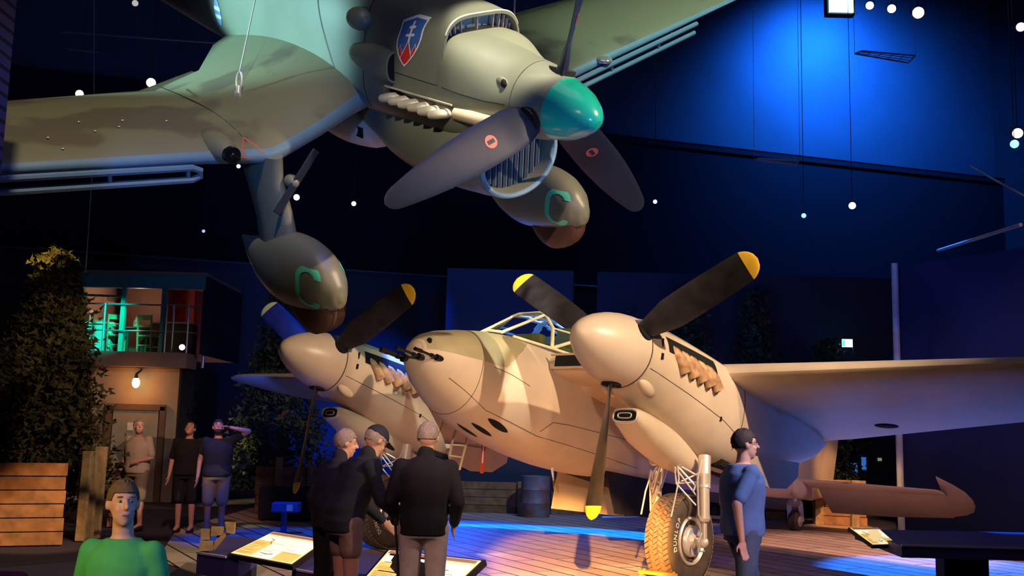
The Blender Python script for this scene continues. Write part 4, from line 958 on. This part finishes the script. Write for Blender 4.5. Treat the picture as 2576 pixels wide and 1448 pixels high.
# exit sign and notices
ex = thing('exit_sign','small lit green and white exit sign box hanging in the dark','sign')
p = at(2130,863,Y=23.5); MB().box(p,(.26,.07,.20)).build('sign_box',MAT['lamp_black'],ex,smooth=False)
MB().box(p+V((.0,-.04,0)),(.235,.012,.175)).build('sign_face',mat('exit_white',(.75,1,.85),.5,emit=3.0),ex,smooth=False)
MB().box(p+V((-.085,-.048,0)),(.06,.006,.16)).build('sign_stripe',mat('exit_green',(.05,.8,.35),.5,emit=3.0),ex,smooth=False)
b = MB(); b.ell(p+V((.02,-.05,.05)),.012,.004,.012); b.tube([p+V((.02,-.05,.035)),p+V((.01,-.05,0)),p+V((-.015,-.05,-.05))],.006,6); b.tube([p+V((.01,-.05,0)),p+V((.04,-.05,-.045))],.006,6); b.tube([p+V((-.02,-.05,.02)),p+V((.045,-.05,.015))],.005,6); b.build('running_figure',MAT['exit_green'],ex)
MB().tube([p+V((.16,.04,-.3)),p+V((.16,.04,.3))],.012,6).build('sign_bracket',MAT['lamp_black'],ex)
light('exit_glow','POINT',tuple(p+V((.1,.3,-.05))),None,(.3,.7,1),3,.05)
for (x0,y0,x1,y1,c,lab) in ((2141,1164,2157,1188,(.05,.25,.8),'notice sheet with blue light painted in, shorter of the two on the dark wall'),(2167,1149,2179,1181,(.05,.25,.8),'notice sheet with blue light painted in, taller of the two on the dark wall'),(2208,1151,2218,1159,(.4,.4,.25),'tiny pale notice right of the blue notices')):
    a, c_ = at(x0,y0,Y=24.55), at(x1,y1,Y=24.55); b = MB().box((a+c_)/2,(c_.x-a.x,.02,a.z-c_.z)); tag(b.build('notice_sheet',mat('notice_%d'%x0,c,.6,emit=.5),smooth=False),lab,'notice')  # lit look of the papers put into colour and a weak glow
# ------------------------------------------------------------------ timber walls
wd, _ = plankmat('timber_planks',(.24,.12,.05),(.18,.085,.035),1.0,.02,2.6,.19,.8,.75,axes='XZ')
mat('timber_post',(.34,.23,.11),.75,noise=.25,scale=10,bump=.3)
def timber(p0, p1, h, lab, posts=(), lean=0, rows=6):
    t = thing('timber_barrier',lab,'barrier'); d = (V(p1)-V(p0)); L_ = d.length; n = d.normalized(); k = V((-n.y,n.x,0))
    if k.y > 0: k = -k
    hh = h/rows
    for i in range(rows):
        j = random.uniform(-.02,.02)
        b = MB(); b.bar(V(p0)+V((0,0,hh*(i+.5)))-n*random.uniform(0,.03)+k*j*.4, V(p1)+V((0,0,hh*(i+.5)))+n*random.uniform(0,.03)+k*j*.4, .07, hh*.93); b.build('plank',random.choice([MAT['timber_a'],MAT['timber_b']]),t,smooth=False,bevel=.008)
    for s_, ph, w_ in posts:
        q = V(p0)+n*L_*s_+k*.09; b = MB(); b.bar(q,q+V((random.uniform(-.03,.03),0,ph)),w_,.1,up=(0,1,0)); b.build('post',MAT['timber_post'],t,smooth=False,bevel=.01)
    return t
mat('timber_a',(.30,.15,.065),.75,noise=.3,scale=5,bump=.35); mat('timber_b',(.22,.11,.05),.8,noise=.3,scale=4,bump=.35)
pL = at(-60,1378,Z=0); pR = at(148,1372,Z=0); hL = at(100,1163,Y=15.4).z
timber((pL.x,15.2,0),(pR.x,15.6,0),hL,'nearest plank retaining wall at the left edge below the conifer',((.02,hL+.12,.12),))
p2, p3 = at(178,1362,Z=0), at(250,1345,Z=0); timber((p2.x,16.3,0),(p3.x,16.8,0),hL,'short plank wall section between two tall pale posts at left',((-.18,hL+.16,.13),(.80,hL+.22,.17),(.4,hL+.08,.12)))
p2, p3 = at(256,1330,Z=0), at(300,1310,Z=0); timber((p2.x,18.4,0),(p3.x,20.4,0),1.0,'plank wall section receding to the plastered doorway')
p2, p3 = at(612,1300,Z=0), at(815,1290,Z=0); timber((p2.x,22.0,0),(p3.x,22.6,0),.95,'low reddish plank wall far behind the lower left propeller tip',((.28,1.15,.14),(.75,1.1,.1)),rows=5)
p2, p3 = at(2060,1322,Z=0), at(2206,1332,Z=0); tw_ = timber((p2.x,22.6,0),(p3.x,22.2,0),.95,'orange-lit stacked log wall beneath the tailplane',((.12,1.0,.18),(.80,.95,.16)),rows=5)
p2, p3 = at(1120,1295,Z=0), at(1318,1298,Z=0); timber((p2.x,23.6,0),(p3.x,23.6,0),.68,'blue-lit log wall behind the deck left of the rusty drum',((.95,.7,.12),),rows=4)
p2, p3 = at(1390,1300,Z=0), at(1500,1300,Z=0); timber((p2.x,23.6,0),(p3.x,23.7,0),.5,'short blue-lit log wall just right of the rusty drum',(),rows=3)
p2, p3 = at(1920,1305,Z=0), at(1985,1312,Z=0); timber((p2.x,23.4,0),(p3.x,23.4,0),.6,'small dim blue log wall left of the tail wheel',(),rows=3)
# timber block fence by the left information panel
fc = thing('wooden_crate','small open orange-brown wooden box with upright boards beside the left information panel','crate')
def P3(px,py,Y): return at(px,py,Y=Y)
for (a,b_,c_,d_) in (((506,1330),(528,1330),(526,1356),(504,1358)),((532,1324),(563,1324),(560,1345),(530,1348)),((566,1312),(590,1315),(588,1342),(570,1340)),((503,1358),(540,1362),(536,1384),(500,1386)),((537,1362),(566,1338),(566,1350),(538,1384))):
    Y = 11.6; MB().prism([P3(*a,Y),P3(*b_,Y),P3(*c_,Y),P3(*d_,Y)],(.0,.06,0)).build('board',MAT['timber_post'],fc,smooth=False)
# rusty drum
q = at(1347,1302,Z=0); dp = [(0,.30),(.02,.31),(.28,.305),(.30,.32),(.32,.305),(.56,.305),(.58,.32),(.60,.305),(.84,.31),(.86,.315),(.86,.28),(.83,.27)]
dr_ = MB().lathe(dp,(q.x,22.8,0),'z',32).build('oil_drum',mat('drum_rust',(.30,.10,.07),.6,.2,noise=.5,scale=4,col2=(.22,.24,.34))); tag(dr_,'rusty red and white oil drum standing behind the deck','drum')
# wire stand on the floor, black case, blue vice stand
b = MB(); a_,c_ = at(1515,1300,Y=20.2), at(1610,1300,Y=20.2); b.tube([a_,c_],.014,6); b.tube([a_+V((0,.3,.12)),c_+V((0,.3,.1))],.014,6); b.tube([c_,c_+V((0,.3,.1))],.014,6); tag(b.build('tow_bar',MAT['steel_rail']),'pale metal tube frame lying on the deck behind the lower yellow blade tip','frame')
q = at(720,1300,Y=20.5); cs_ = MB().box((q.x+.25,20.6,.33),(1.5,.6,.6)).build('equipment_case',mat('case_black',(.01,.012,.02),.6),smooth=False,bevel=.02); tag(cs_,'black equipment case in shadow beside the low reddish plank wall','case')
vs = thing('blue_stand','small blue metal stand on one leg in front of the black case','stand'); q = at(713,1330,Y=18)
MB().tube([(q.x,18,0),(q.x,18,.36)],.05,10).build('leg',mat('blue_metal',(.05,.10,.35),.5),vs); MB().box((q.x+.03,18,.44),(.45,.3,.16)).build('stand_top',MAT['blue_metal'],vs,smooth=False,bevel=.02); MB().box((q.x+.12,17.84,.44),(.10,.03,.10)).build('label_plate',MAT['paper_white'],vs,smooth=False)
# ------------------------------------------------------------------ information rails
mat('rail_navy',(.07,.06,.24),.6); mat('rail_edge',(.62,.55,.62),.5); mat('rail_black',(.012,.01,.014),.5)
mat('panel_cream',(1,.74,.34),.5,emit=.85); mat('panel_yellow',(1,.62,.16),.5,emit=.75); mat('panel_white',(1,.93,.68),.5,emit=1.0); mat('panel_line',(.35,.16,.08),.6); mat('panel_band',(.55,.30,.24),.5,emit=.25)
def quad(a,b_,c_,d_): return [V(a),V(b_),V(c_),V(d_)]
def panel(nl, nr, frr, fl_, lab, cells=None, th=.05):
    """information panel: near-left, near-right, far-right, far-left corners"""
    t = thing('information_panel',lab,'panel'); nl,nr,frr,fl_ = map(V,(nl,nr,frr,fl_)); N_ = (nr-nl).cross(fl_-nl).normalized()
    if N_.z < 0: N_ = -N_
    MB().prism([nl,nr,frr,fl_],-N_*th).build('panel_frame',MAT['rail_black'],t,smooth=False)
    def pt(u,v,h=.006): return (nl*(1-u)+nr*u)*(1-v)+(fl_*(1-u)+frr*u)*v+N_*h
    def cell(u0,u1,v0,v1,h): return [pt(u0,v0,h),pt(u1,v0,h),pt(u1,v1,h),pt(u0,v1,h)]
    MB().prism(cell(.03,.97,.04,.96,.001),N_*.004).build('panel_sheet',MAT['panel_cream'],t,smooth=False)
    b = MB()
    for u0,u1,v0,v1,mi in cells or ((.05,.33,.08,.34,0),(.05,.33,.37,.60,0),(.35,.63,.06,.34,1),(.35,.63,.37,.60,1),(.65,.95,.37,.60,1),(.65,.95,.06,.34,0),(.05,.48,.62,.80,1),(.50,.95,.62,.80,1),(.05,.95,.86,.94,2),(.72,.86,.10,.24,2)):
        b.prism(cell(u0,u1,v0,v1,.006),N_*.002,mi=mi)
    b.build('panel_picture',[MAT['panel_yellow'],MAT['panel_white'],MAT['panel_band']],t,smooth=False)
    b = MB()
    for k in range(18):
        u = random.choice((.07,.37,.67)); v = .1+.045*(k%12); l = random.uniform(.08,.22); b.prism(cell(u,u+l,v,v+.007,.0085),N_*.0005)
    b.tube([pt(.22,.70,.009),pt(.3,.66,.009),pt(.28,.60,.009),pt(.34,.52,.009)],.004,5); b.tube([pt(.40,.2,.009),pt(.50,.17,.009),pt(.58,.22,.009)],.004,5)
    b.build('panel_lines',MAT['panel_line'],t,smooth=False)
    return t
def Z(px,py,z): return at(px,py,Z=z)
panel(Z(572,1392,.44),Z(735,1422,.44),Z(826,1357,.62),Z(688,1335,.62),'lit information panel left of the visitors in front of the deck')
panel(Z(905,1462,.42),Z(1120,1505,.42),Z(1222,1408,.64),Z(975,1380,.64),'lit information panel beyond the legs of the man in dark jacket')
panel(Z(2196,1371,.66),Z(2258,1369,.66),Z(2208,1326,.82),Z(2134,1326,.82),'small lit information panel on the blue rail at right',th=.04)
def rail(P, h, lab, edge):
    t = thing('barrier_rail',lab,'rail'); MB().prism(P,(0,0,-h)).build('rail_body',MAT['rail_navy'],t,smooth=False)
    for a,b_ in edge: MB().bar(V(a)+V((0,0,.006)),V(b_)+V((0,0,.006)),.03,.02).build('rail_edge',MAT['rail_edge'],t,smooth=False)
    c_ = sum((V(p) for p in P),V())/len(P)
    MB().box((c_.x,c_.y+.05,(c_.z-h)/2),(.5,.25,c_.z-h)).build('rail_foot',MAT['rail_black'],t,smooth=False)
a,b_,c_,d_ = Z(496,1391,.40),Z(600,1404,.40),Z(672,1356,.40),Z(566,1347,.40)
rail([a,b_,c_,d_],.22,'navy barrier rail at the left end beside the wooden crate',((a,Z(570,1402,.40)),))
a,b_,c_,d_ = Z(735,1432,.38),Z(905,1462,.38),Z(968,1395,.38),Z(832,1374,.38)
rail([a,b_,c_,d_],.22,'navy barrier rail between the two lit information panels',((a,Z(818,1447,.38)),))
a,b_,c_,d_ = Z(2268,1372,.70),Z(2640,1382,.70),Z(2640,1340,.70),Z(2150,1330,.70)
rail([a,b_,c_,d_],.12,'long navy barrier rail at the right behind the small panel',((a,b_),))
b = MB(); b.prism([(-2.75,4.9,.45),(-2.3,4.9,.45),(-2.35,5.2,.47),(-2.75,5.2,.5)],(0,0,.02)); q = at(10,1440,Y=6.0)
tag(MB().box((q.x-.12,6.0,q.z-.05),(.45,.2,.1)).build('red_cushion',mat('red_cloth',(.25,.01,.01),.8),smooth=False,bevel=.03),'dark red padded block at the bottom left corner','cushion')
# ------------------------------------------------------------------ trees
mat('leaf_dark',(.03,.05,.025),.8,noise=.4,scale=3); mat('leaf_gold',(.30,.27,.07),.8,noise=.3,scale=3); mat('bark',(.10,.06,.04),.9,noise=.3,scale=9,bump=.5)
def conifer(loc, h, r, lab, n=5200, seed=1, leaf='leaf_dark', lean=0, grp=None):
    rnd = random.Random(seed); t = thing('conifer_tree',lab,'tree',loc,group=grp)
    MB().tube([(0,0,0),(.05,0,h*.5),(.02,0,h*.97)],[h*.035,h*.022,.01],10).build('trunk',MAT['bark'],t)
    b = MB(); cl = []
    for i in range(int(n/42)):
        u = rnd.random()**.8; z = h*(.10+.88*u); rr = r*(1-u)**.85*(.6+.5*rnd.random()); a = rnd.uniform(0,2*pi)
        c = V((rr*cos(a),rr*sin(a),z)); s_ = .11+.10*(1-u)
        for k in range(42):
            p = c+V((rnd.gauss(0,s_),rnd.gauss(0,s_),rnd.gauss(0,s_*.7))); d = norm((rnd.uniform(-1,1),rnd.uniform(-1,1),rnd.uniform(-.3,1))); e = norm(d.cross(V((rnd.uniform(-1,1),rnd.uniform(-1,1),rnd.uniform(-1,1)))))
            l = rnd.uniform(.08,.17); w_ = l*.34; b.add([p-e*w_,p+d*l*.5-e*w_*.2+e*0,p+d*l,p+e*w_],[[0,1,2,3]])
    b.build('foliage',MAT[leaf],t,smooth=False)
    return t
mat('leaf_gold2',(.07,.055,.018),.9,noise=.4,scale=2,col2=(.035,.032,.012),spec=.1)
q = at(105,1180,Y=17.4); conifer((q.x,17.4,0),at(110,632,Y=17.4).z,0.92,'tall dark conifer with gold-lit top at left before the balcony building',21000,3,'leaf_gold2')
q = at(-10,1180,Y=17.0); conifer((q.x-1.0,16.9,0),at(0,800,Y=17.4).z,.9,'lower dark conifer cut off by the left edge',9000,5)
for i,(px,pt_,Y,r) in enumerate(((700,700,23.4,1.1),(1560,800,24.3,.6),(1735,720,24.1,.6),(1905,735,24.3,.6),(2085,860,23.9,.5))):
    q = at(px,1200,Y=Y); conifer((q.x,Y,0),at(px,pt_,Y=Y).z,r,('dark tree behind the far left propeller','dark tree behind the near spinner','dark tree behind the raised right propeller blade','dark tree standing behind the port wing root','dark slim tree left of the exit sign')[i],8400,20+i)
light('tree_blue','SPOT',(1,16,2),(5,24,3),(.04,.1,1),500,.2,40,.8)
light('tree_blue_left','SPOT',(-5,17,2.0),(-5.2,23.6,3),(.04,.12,1),260,.2,40,.8)
# ================================================================== people
mat('skin',(.55,.30,.21),.55,noise=.05,scale=20); mat('hair_grey',(.25,.19,.17),.8,noise=.2,scale=60); mat('hair_dark',(.03,.02,.018),.75); mat('hair_fair',(.12,.07,.03),.8)
mat('eye_white',(.38,.35,.33),.3); mat('eye_dark',(.02,.015,.01),.3); mat('lips',(.42,.15,.12),.5)
mat('shoe_dark',(.02,.018,.018),.6); mat('cloth_black',(.008,.008,.011),.9,noise=.2,scale=10); mat('cloth_black2',(.014,.012,.02),.85,noise=.2,scale=10); mat('cloth_charcoal',(.016,.018,.024),.9)
mat('trouser_grey',(.42,.36,.40),.85,noise=.08,scale=14); mat('short_brown',(.24,.16,.12),.85,noise=.1,scale=14); mat('short_khaki',(.24,.19,.13),.85); mat('shirt_cream',(.52,.43,.32),.85,noise=.05)
mat('shirt_blue',(.08,.14,.32),.85,noise=.08,scale=12); mat('jeans',(.05,.08,.15),.85,noise=.1,scale=14); mat('shirt_green',(.05,.34,.10),.85,noise=.08,scale=12); mat('navy_cap',(.012,.014,.035),.8)
def person(lab, loc, rz, H=1.84, J=None, top=('jacket','cloth_black'), bot=('trousers','trouser_grey'), shorts=False, sleeves=1.0, head=(0,0), hair='hair_grey', bald=0, cap=None, glasses=False, build=1.0, vox=.011, lean=0, hold=None, beard=False, bump_=1.0, slen=.95):
    s = H/1.80
    t = thing('person',lab,'person',loc,rz)
    t.scale = (s,s,s)
    j = dict(pel=(0,0,.98),chest=(0,0,1.26),neck=(0,0,1.50),head=(0,.03,1.665),sl=(-.18,0,1.425),el=(-.25,-.03,1.14),wl=(-.26,.04,.89),sr=(.18,0,1.425),er=(.25,-.03,1.15),wr=(.26,.04,.90),
             hl=(-.10,0,.95),kl=(-.105,.02,.52),al=(-.11,-.02,.09),hr=(.10,0,.95),kr=(.105,.02,.52),ar=(.11,-.02,.09))
    if J: j.update(J)
    j = {k:V(v) for k,v in j.items()}
    g = build
    Mh = (Matrix.Rotation(head[0],3,'Z') @ Matrix.Rotation(head[1],3,'X'))
    hc = j['head']
    def hp(x,y,z): return hc + Mh @ V((x,y,z))
    def er(c,rx,ry,z_,sc=1):
        out=[]
        for k in range(24): a=2*pi*k/24; out.append(V(c)+V((rx*sgnp(cos(a),.85),ry*sgnp(sin(a),.9),0)))
        return out
    def torso(mb, inf, z0=-.04, wl_=1.0, top_=True):
        P, C, N = j['pel'], j['chest'], j['neck']
        rows = [(P+V((0,0,-.06)),.165,.115),(P,.17,.12),(P.lerp(C,.45),.155,.115),(C,.175,.125),(C.lerp(N,.40),.185,.12),(C.lerp(N,.66),.165,.105),(C.lerp(N,.84),.115,.085)]
        if top_: rows += [(N+V((0,0,.0)),.075,.075)]
        mb.loft([er(c,(rx+inf)*g,(ry+inf)*(g*1.1 if g>1 else g),0) for c,rx,ry in rows])
    # body
    b = MB(); torso(b,0)
    for S_ in 'lr': b.capsule(j['neck']-V((0,0,.05)), j['s'+S_]+V((0,0,.0)), .042,.046)
    b.capsule(j['neck']-V((0,0,.06)), hc+V((0,-.01,-.06)), .062,.055)
    b.ell(hp(0,-.012,.02),.078,.098,.105,M=Mh); b.ell(hp(0,.025,-.05),.060,.068,.075,M=Mh); b.ell(hp(0,.055,-.095),.032,.03,.03,M=Mh)
    b.capsule(hp(0,.088,.02),hp(0,.112,-.022),.010,.016,10)
    b.ell(hp(0,.07,.035),.055,.022,.014,M=Mh); b.ell(hp(.028,.06,-.03),.028,.03,.028,M=Mh); b.ell(hp(-.028,.06,-.03),.028,.03,.028,M=Mh)
    b.ell(hp(0,.085,-.062),.024,.012,.012,M=Mh)
    for q in (1,-1): b.ell(hp(q*.082,-.01,-.005),.011,.020,.032,M=Mh)
    for S_,sx in (('l',-1),('r',1)):
        sh,el,wr = j['s'+S_],j['e'+S_],j['w'+S_]
        b.ell(sh,.052); b.capsule(sh,el,.052,.042); b.capsule(el,wr,.042,.027)
        h,k,a = j['h'+S_],j['k'+S_],j['a'+S_]
        b.capsule(h,k,.092*g,.058); b.capsule(k,a,.056,.038); b.ell(k.lerp(a,.3)+V((0,-.025,0)),.05,.05,.11)
        b.capsule(a,a+V((0,.13,-.045)),.04,.034)
        # hand
        d = norm(wr-el); sd = norm(d.cross(V((sx,0.2,0)))); nn = d.cross(sd)
        pc = wr+d*.055; Mx = Matrix((sd,nn,d)).transposed()
        b.ell(pc,.040,.018,.055,M=Mx,seg=14)
        for f in range(4):
            o = sd*(.028-.019*f)*1; l = (.068,.078,.073,.058)[f]; p0_ = wr+d*.09+o; cl = nn*(-sx)*.018 + (norm(V((0,0,0)))*0 if False else V())
            p1_ = p0_+d*l*.55+cl*.6; p2_ = p1_+norm(d+cl*22)*l*.5
            b.capsule(p0_,p1_,.0092,.0085,8); b.capsule(p1_,p2_,.0085,.0075,8)
        p0_ = wr+d*.035+sd*.030; p1_ = p0_+norm(d*.7+sd*.8)*.04; b.capsule(p0_,p1_,.012,.010,8); b.capsule(p1_,p1_+norm(d+sd*.1)*.03,.010,.009,8)
    body = fuse(b,'body',MAT['skin'],t,vox if vox<.012 else vox*.9,3)
    # eyes, mouth
    for q in (1,-1):
        MB().ell(hp(q*.031,.075,.012),.013,.010,.009,M=Mh,seg=12,n=8).build('eye',MAT['eye_white'],t); MB().ell(hp(q*.031,.083,.012),.006,.004,.006,M=Mh,seg=10,n=6).build('iris',MAT['eye_dark'],t)
        MB().ell(hp(q*.031,.085,.036),.020,.006,.004,M=Mh,seg=10,n=6).build('eyebrow',MAT[hair],t)
    MB().ell(hp(0,.094,-.062),.022,.006,.006,M=Mh,seg=12,n=6).build('lips',MAT['lips'],t)
    # hair
    JR = random.Random(5)
    def cap_shell(rx,ry,rz,limf,off=(0,-.014,.022),jit=1):
        mb = MB(); rings = []; NN = 14; SG = 36
        for i in range(NN+1):
            rg = []
            for k in range(SG):
                a = 2*pi*k/SG; lim = limf(a); th = max(.03,lim*i/NN)
                rg.append(hp(off[0]+rx*sin(th)*sin(a), off[1]+ry*sin(th)*cos(a), off[2]+rz*cos(th)))
            rings.append([hc+(p-hc)*(1+JR.uniform(-.035,.05)*jit) for p in rg])
        rings.append([p+(hc-p)*.10 for p in rings[-1]]); rings.append([p+(hc-p)*.12 for p in rings[1]])
        mb.loft(rings); return mb
    if hair:
        def lim(a):
            c_ = cos(a)    # 1 = front
            base = R(70) if c_ > .55 else (R(92) if c_ > .1 else R(122))
            return base if not bald else (R(58) if c_ > .5 else R(105))
        cap_shell(.087,.108,.112,lim).build('hair',MAT[hair],t)
    if beard:
        b = MB(); b.ell(hp(0,.045,-.085),.060,.055,.045,M=Mh); b.build('beard',MAT[hair],t)
    if cap:
        cm = cap_shell(.094,.114,.118,lambda a: R(78),jit=0); cp_ = cm.build('cap',MAT[cap],t)
        b = MB(); vs=[]
        for k in range(9):
            a = R(-60+15*k); vs.append(hp(.088*sin(a),.0+.10*cos(a),.045)); vs.append(hp(.082*sin(a),.03+.16*cos(a),.028))
        n_ = len(vs); vs += [v-Mh@V((0,0,.006)) for v in vs]
        b.add(vs,[[2*k,2*k+1,2*k+3,2*k+2] for k in range(8)]+[[n_+2*k+2,n_+2*k+3,n_+2*k+1,n_+2*k] for k in range(8)]); b.build('cap_brim',MAT[cap],cp_)
    if glasses:
        b = MB()
        for q in (1,-1):
            b.tube([hp(q*(.033+.024*cos(u)),.096,.012+.017*sin(u)) for u in [i*pi/8 for i in range(17)]],.002,5,cap=False); b.tube([hp(q*.057,.094,.018),hp(q*.086,.0,.015)],.0022,5)
        b.tube([hp(-.01,.1,.016),hp(.01,.1,.016)],.002,5); b.build('glasses',MAT['eye_dark'],t)
    # top
    b = MB(); torso(b,.022*bump_,top_=True)
    if top[0] == 'jacket': 
        P = j['pel']; b.loft([er(P+V((0,0,-.10)),.19*g,.145*g,0),er(P+V((0,0,.1)),.185*g,.14*g,0),er(j['chest'],.195*g,.145*g,0)]); b.capsule(j['neck']+V((0,-.01,-.05)),j['neck']+V((0,0,.03)),.078,.074)
    else: P = j['pel']; b.loft([er(P+V((0,0,-.07)),.185*g,.135*g,0),er(P+V((0,0,.12)),.178*g,.135*g,0)])
    for S_ in ('l','r'):
        sh,el,wr = j['s'+S_],j['e'+S_],j['w'+S_]; b.ell(sh,.070*min(g,1.06)); b.capsule(j['neck']-V((0,0,.07)),sh-V((0,0,.005)),.062,.066)
        if sleeves >= .9: b.capsule(sh,el,.070,.060); b.capsule(el,el.lerp(wr,.93),.060,.044)
        else: b.capsule(sh,sh.lerp(el,sleeves),.070,.064)
    fuse(b,top[0],MAT[top[1]],t,max(vox,.012),4)
    # bottom
    b = MB(); P = j['pel']; b.loft([er(P+V((0,0,-.12)),.178*g,.125*g,0),er(P+V((0,0,.06)),.178*g,.128*g,0)])
    for S_ in ('l','r'):
        h,k,a = j['h'+S_],j['k'+S_],j['a'+S_]; b.capsule(h,k if not shorts else h.lerp(k,slen),.105*g,.078 if not shorts else .095)
        if not shorts: b.capsule(k,a+V((0,0,.0)),.078,.066)
    fuse(b,bot[0],MAT[bot[1]],t,max(vox,.012),4)
    for S_ in ('l','r'):
        a = j['a'+S_]; b = MB(); b.loft([[a+V((x*.047+0,y,z-.09)) for x,y,z in rr] for rr in ([( -1,-.07,.0),(1,-.07,.0),(1.1,.03,.0),(1.05,.14,.0),(.5,.20,.0),(-.5,.20,.0),(-1.05,.14,.0),(-1.1,.03,.0)],[( -1,-.08,.03),(1,-.08,.03),(1.1,.03,.03),(1.05,.14,.03),(.5,.20,.03),(-.5,.20,.03),(-1.05,.14,.03),(-1.1,.03,.03)],[( -.9,-.07,.10),(.9,-.07,.10),(.9,.03,.11),(.8,.10,.075),(.4,.17,.055),(-.4,.17,.055),(-.8,.10,.075),(-.9,.03,.11)])])
        b.build('shoe',MAT['shoe_dark'],t,sub=1)
    return t
def pos(px,Y): q = at(px,1080,Y=Y); return (q.x,Y,0)
# man in dark jacket, back to us
person('man with cropped grey hair in black jacket and grey trousers, seen from behind',pos(1074,9.0),R(0),1.86,J=dict(head=(.01,.03,1.66),sl=(-.20,0,1.42),sr=(.20,0,1.42),el=(-.275,-.02,1.15),er=(.275,-.02,1.15),wl=(-.24,.14,.96),wr=(.24,.14,.96)),top=('jacket','cloth_black'),build=1.04,bald=1,head=(R(-6),0),vox=.009)
# man in cap, three-quarter to the right, with stick
ca = person('man in dark cap, dark jacket and brown shorts leaning over his walking stick',pos(880,9.25),R(-58),1.86,J=dict(pel=(0,-.02,.97),chest=(0,.08,1.25),neck=(0,.18,1.48),head=(0,.25,1.62),sl=(-.18,.12,1.40),sr=(.18,.12,1.40),el=(-.24,.2,1.13),wl=(-.16,.42,.93),er=(.25,.2,1.14),wr=(.20,.46,.95)),top=('jacket','cloth_charcoal'),bot=('shorts','short_brown'),shorts=True,slen=.52,head=(R(4),R(-32)),hair='hair_grey',cap='navy_cap',build=1.03,vox=.009)
# third man, half hidden, looking right
person('grey-haired man in black clothes half hidden behind the man in the cap',pos(838,9.8),R(-48),1.80,J=dict(chest=(0,.03,1.26),neck=(0,.09,1.49),head=(0,.15,1.64),sl=(-.18,.06,1.42),sr=(.18,.06,1.42)),top=('jacket','cloth_black2'),bot=('trousers','cloth_black'),head=(R(-25),R(-8)),hair='hair_grey',build=.96,vox=.010)
# walking stick
b = MB(); hnd = at(985,1306,Y=9.05); b.tube([hnd+V((-.04,0,.0)),hnd+V((.01,0,.03)),hnd+V((.03,0,0)),at(1000,1400,Y=9.0),V((at(1012,1500,Y=8.95).x,8.95,.02))],[.014,.014,.012,.011,.011],8); tag(b.build('walking_stick',MAT['black_paint']),'thin black walking stick held by the man in the cap','stick')
# man in blue shirt walking right
person('dark-haired man in glasses, blue polo shirt and jeans walking past the big wheel',pos(1866,9.3),R(-78),1.86,J=dict(el=(-.24,-.06,1.16),wl=(-.22,.10,.92),er=(.25,-.16,1.18),wr=(.25,-.12,.90),kl=(-.1,.12,.55),al=(-.1,.02,.10),kr=(.1,-.02,.54),ar=(.1,-.20,.12)),top=('polo_shirt','shirt_blue'),bot=('trousers','jeans'),sleeves=.8,head=(R(-8),0),hair='hair_dark',glasses=True,build=1.12,vox=.009)
# boy in green
person('brown-haired child in a green shirt in the left foreground',pos(330,5.0),R(180-8),1.50,J=dict(head=(0,.03,1.69)),top=('shirt','shirt_green'),bot=('trousers','jeans'),sleeves=.7,head=(R(38),R(4)),hair='hair_fair',build=.98,vox=.009)
# men further off
person('balding man in cream t-shirt holding a camera in front of the plastered doorway',pos(352,18),R(180-20),1.86,J=dict(el=(.26,-.02,1.17),er=(-.26,-.02,1.17),wl=(.30,.06,.92),sl=(.19,0,1.45),sr=(-.19,0,1.45),wr=(-.16,.12,1.12),hl=(.1,0,.95),kl=(.105,.02,.52),al=(.11,-.02,.09),hr=(-.1,0,.95),kr=(-.105,.02,.52),ar=(-.11,-.02,.09)),top=('shirt','shirt_cream'),bot=('shorts','short_khaki'),shorts=True,sleeves=.8,head=(R(50),R(10)),hair='hair_grey',bald=1,build=1.1,vox=.012)
q = at(300,1170,Y=17.8); tag(MB().box(q,(.12,.09,.09)).tube([q+V((0,-.04,0)),q+V((0,-.13,0))],.035,12).build('camera',MAT['black_paint'],bevel=.005),'black camera held low by the man in the cream t-shirt','camera')
person('man in black t-shirt and dark shorts standing in shadow looking upward',pos(478,17.8),R(180),1.85,J=dict(sl=(.19,0,1.45),sr=(-.19,0,1.45),el=(.27,-.04,1.16),er=(-.27,-.04,1.16),wl=(.28,.04,.90),wr=(-.28,.04,.90),head=(0,-.01,1.66),hl=(.1,0,.95),kl=(.105,.02,.52),al=(.11,-.02,.09),hr=(-.1,0,.95),kr=(-.105,.02,.52),ar=(-.11,-.02,.09)),top=('shirt','cloth_black'),bot=('shorts','cloth_black'),shorts=True,sleeves=.8,head=(0,R(28)),hair='hair_dark',bald=1,build=1.12,vox=.012)
person('bearded man in dark shirt and khaki shorts shading his eyes with a raised arm',pos(552,17.3),R(180+8),1.88,J=dict(sl=(.19,0,1.45),el=(.27,-.04,1.16),wl=(.28,.04,.90),sr=(-.20,.02,1.47),er=(-.46,.12,1.62),wr=(-.20,.16,1.67),head=(.02,.0,1.67),hl=(.1,0,.95),kl=(.105,.02,.52),al=(.11,-.02,.09),hr=(-.1,0,.95),kr=(-.105,.02,.52),ar=(-.11,-.02,.09)),top=('shirt','cloth_charcoal'),bot=('shorts','short_khaki'),shorts=True,sleeves=.55,head=(R(10),R(22)),hair='hair_dark',beard=True,build=1.15,vox=.012)
light('men_orange','SPOT',(-4,13,4.5),(-5.6,17.6,1.5),(1,.55,.36),700,.1,30,.7)
for o in list(COL.objects):
    if o.type == 'MESH' and len(o.data.vertices) == 0: print('EMPTY', o.name)
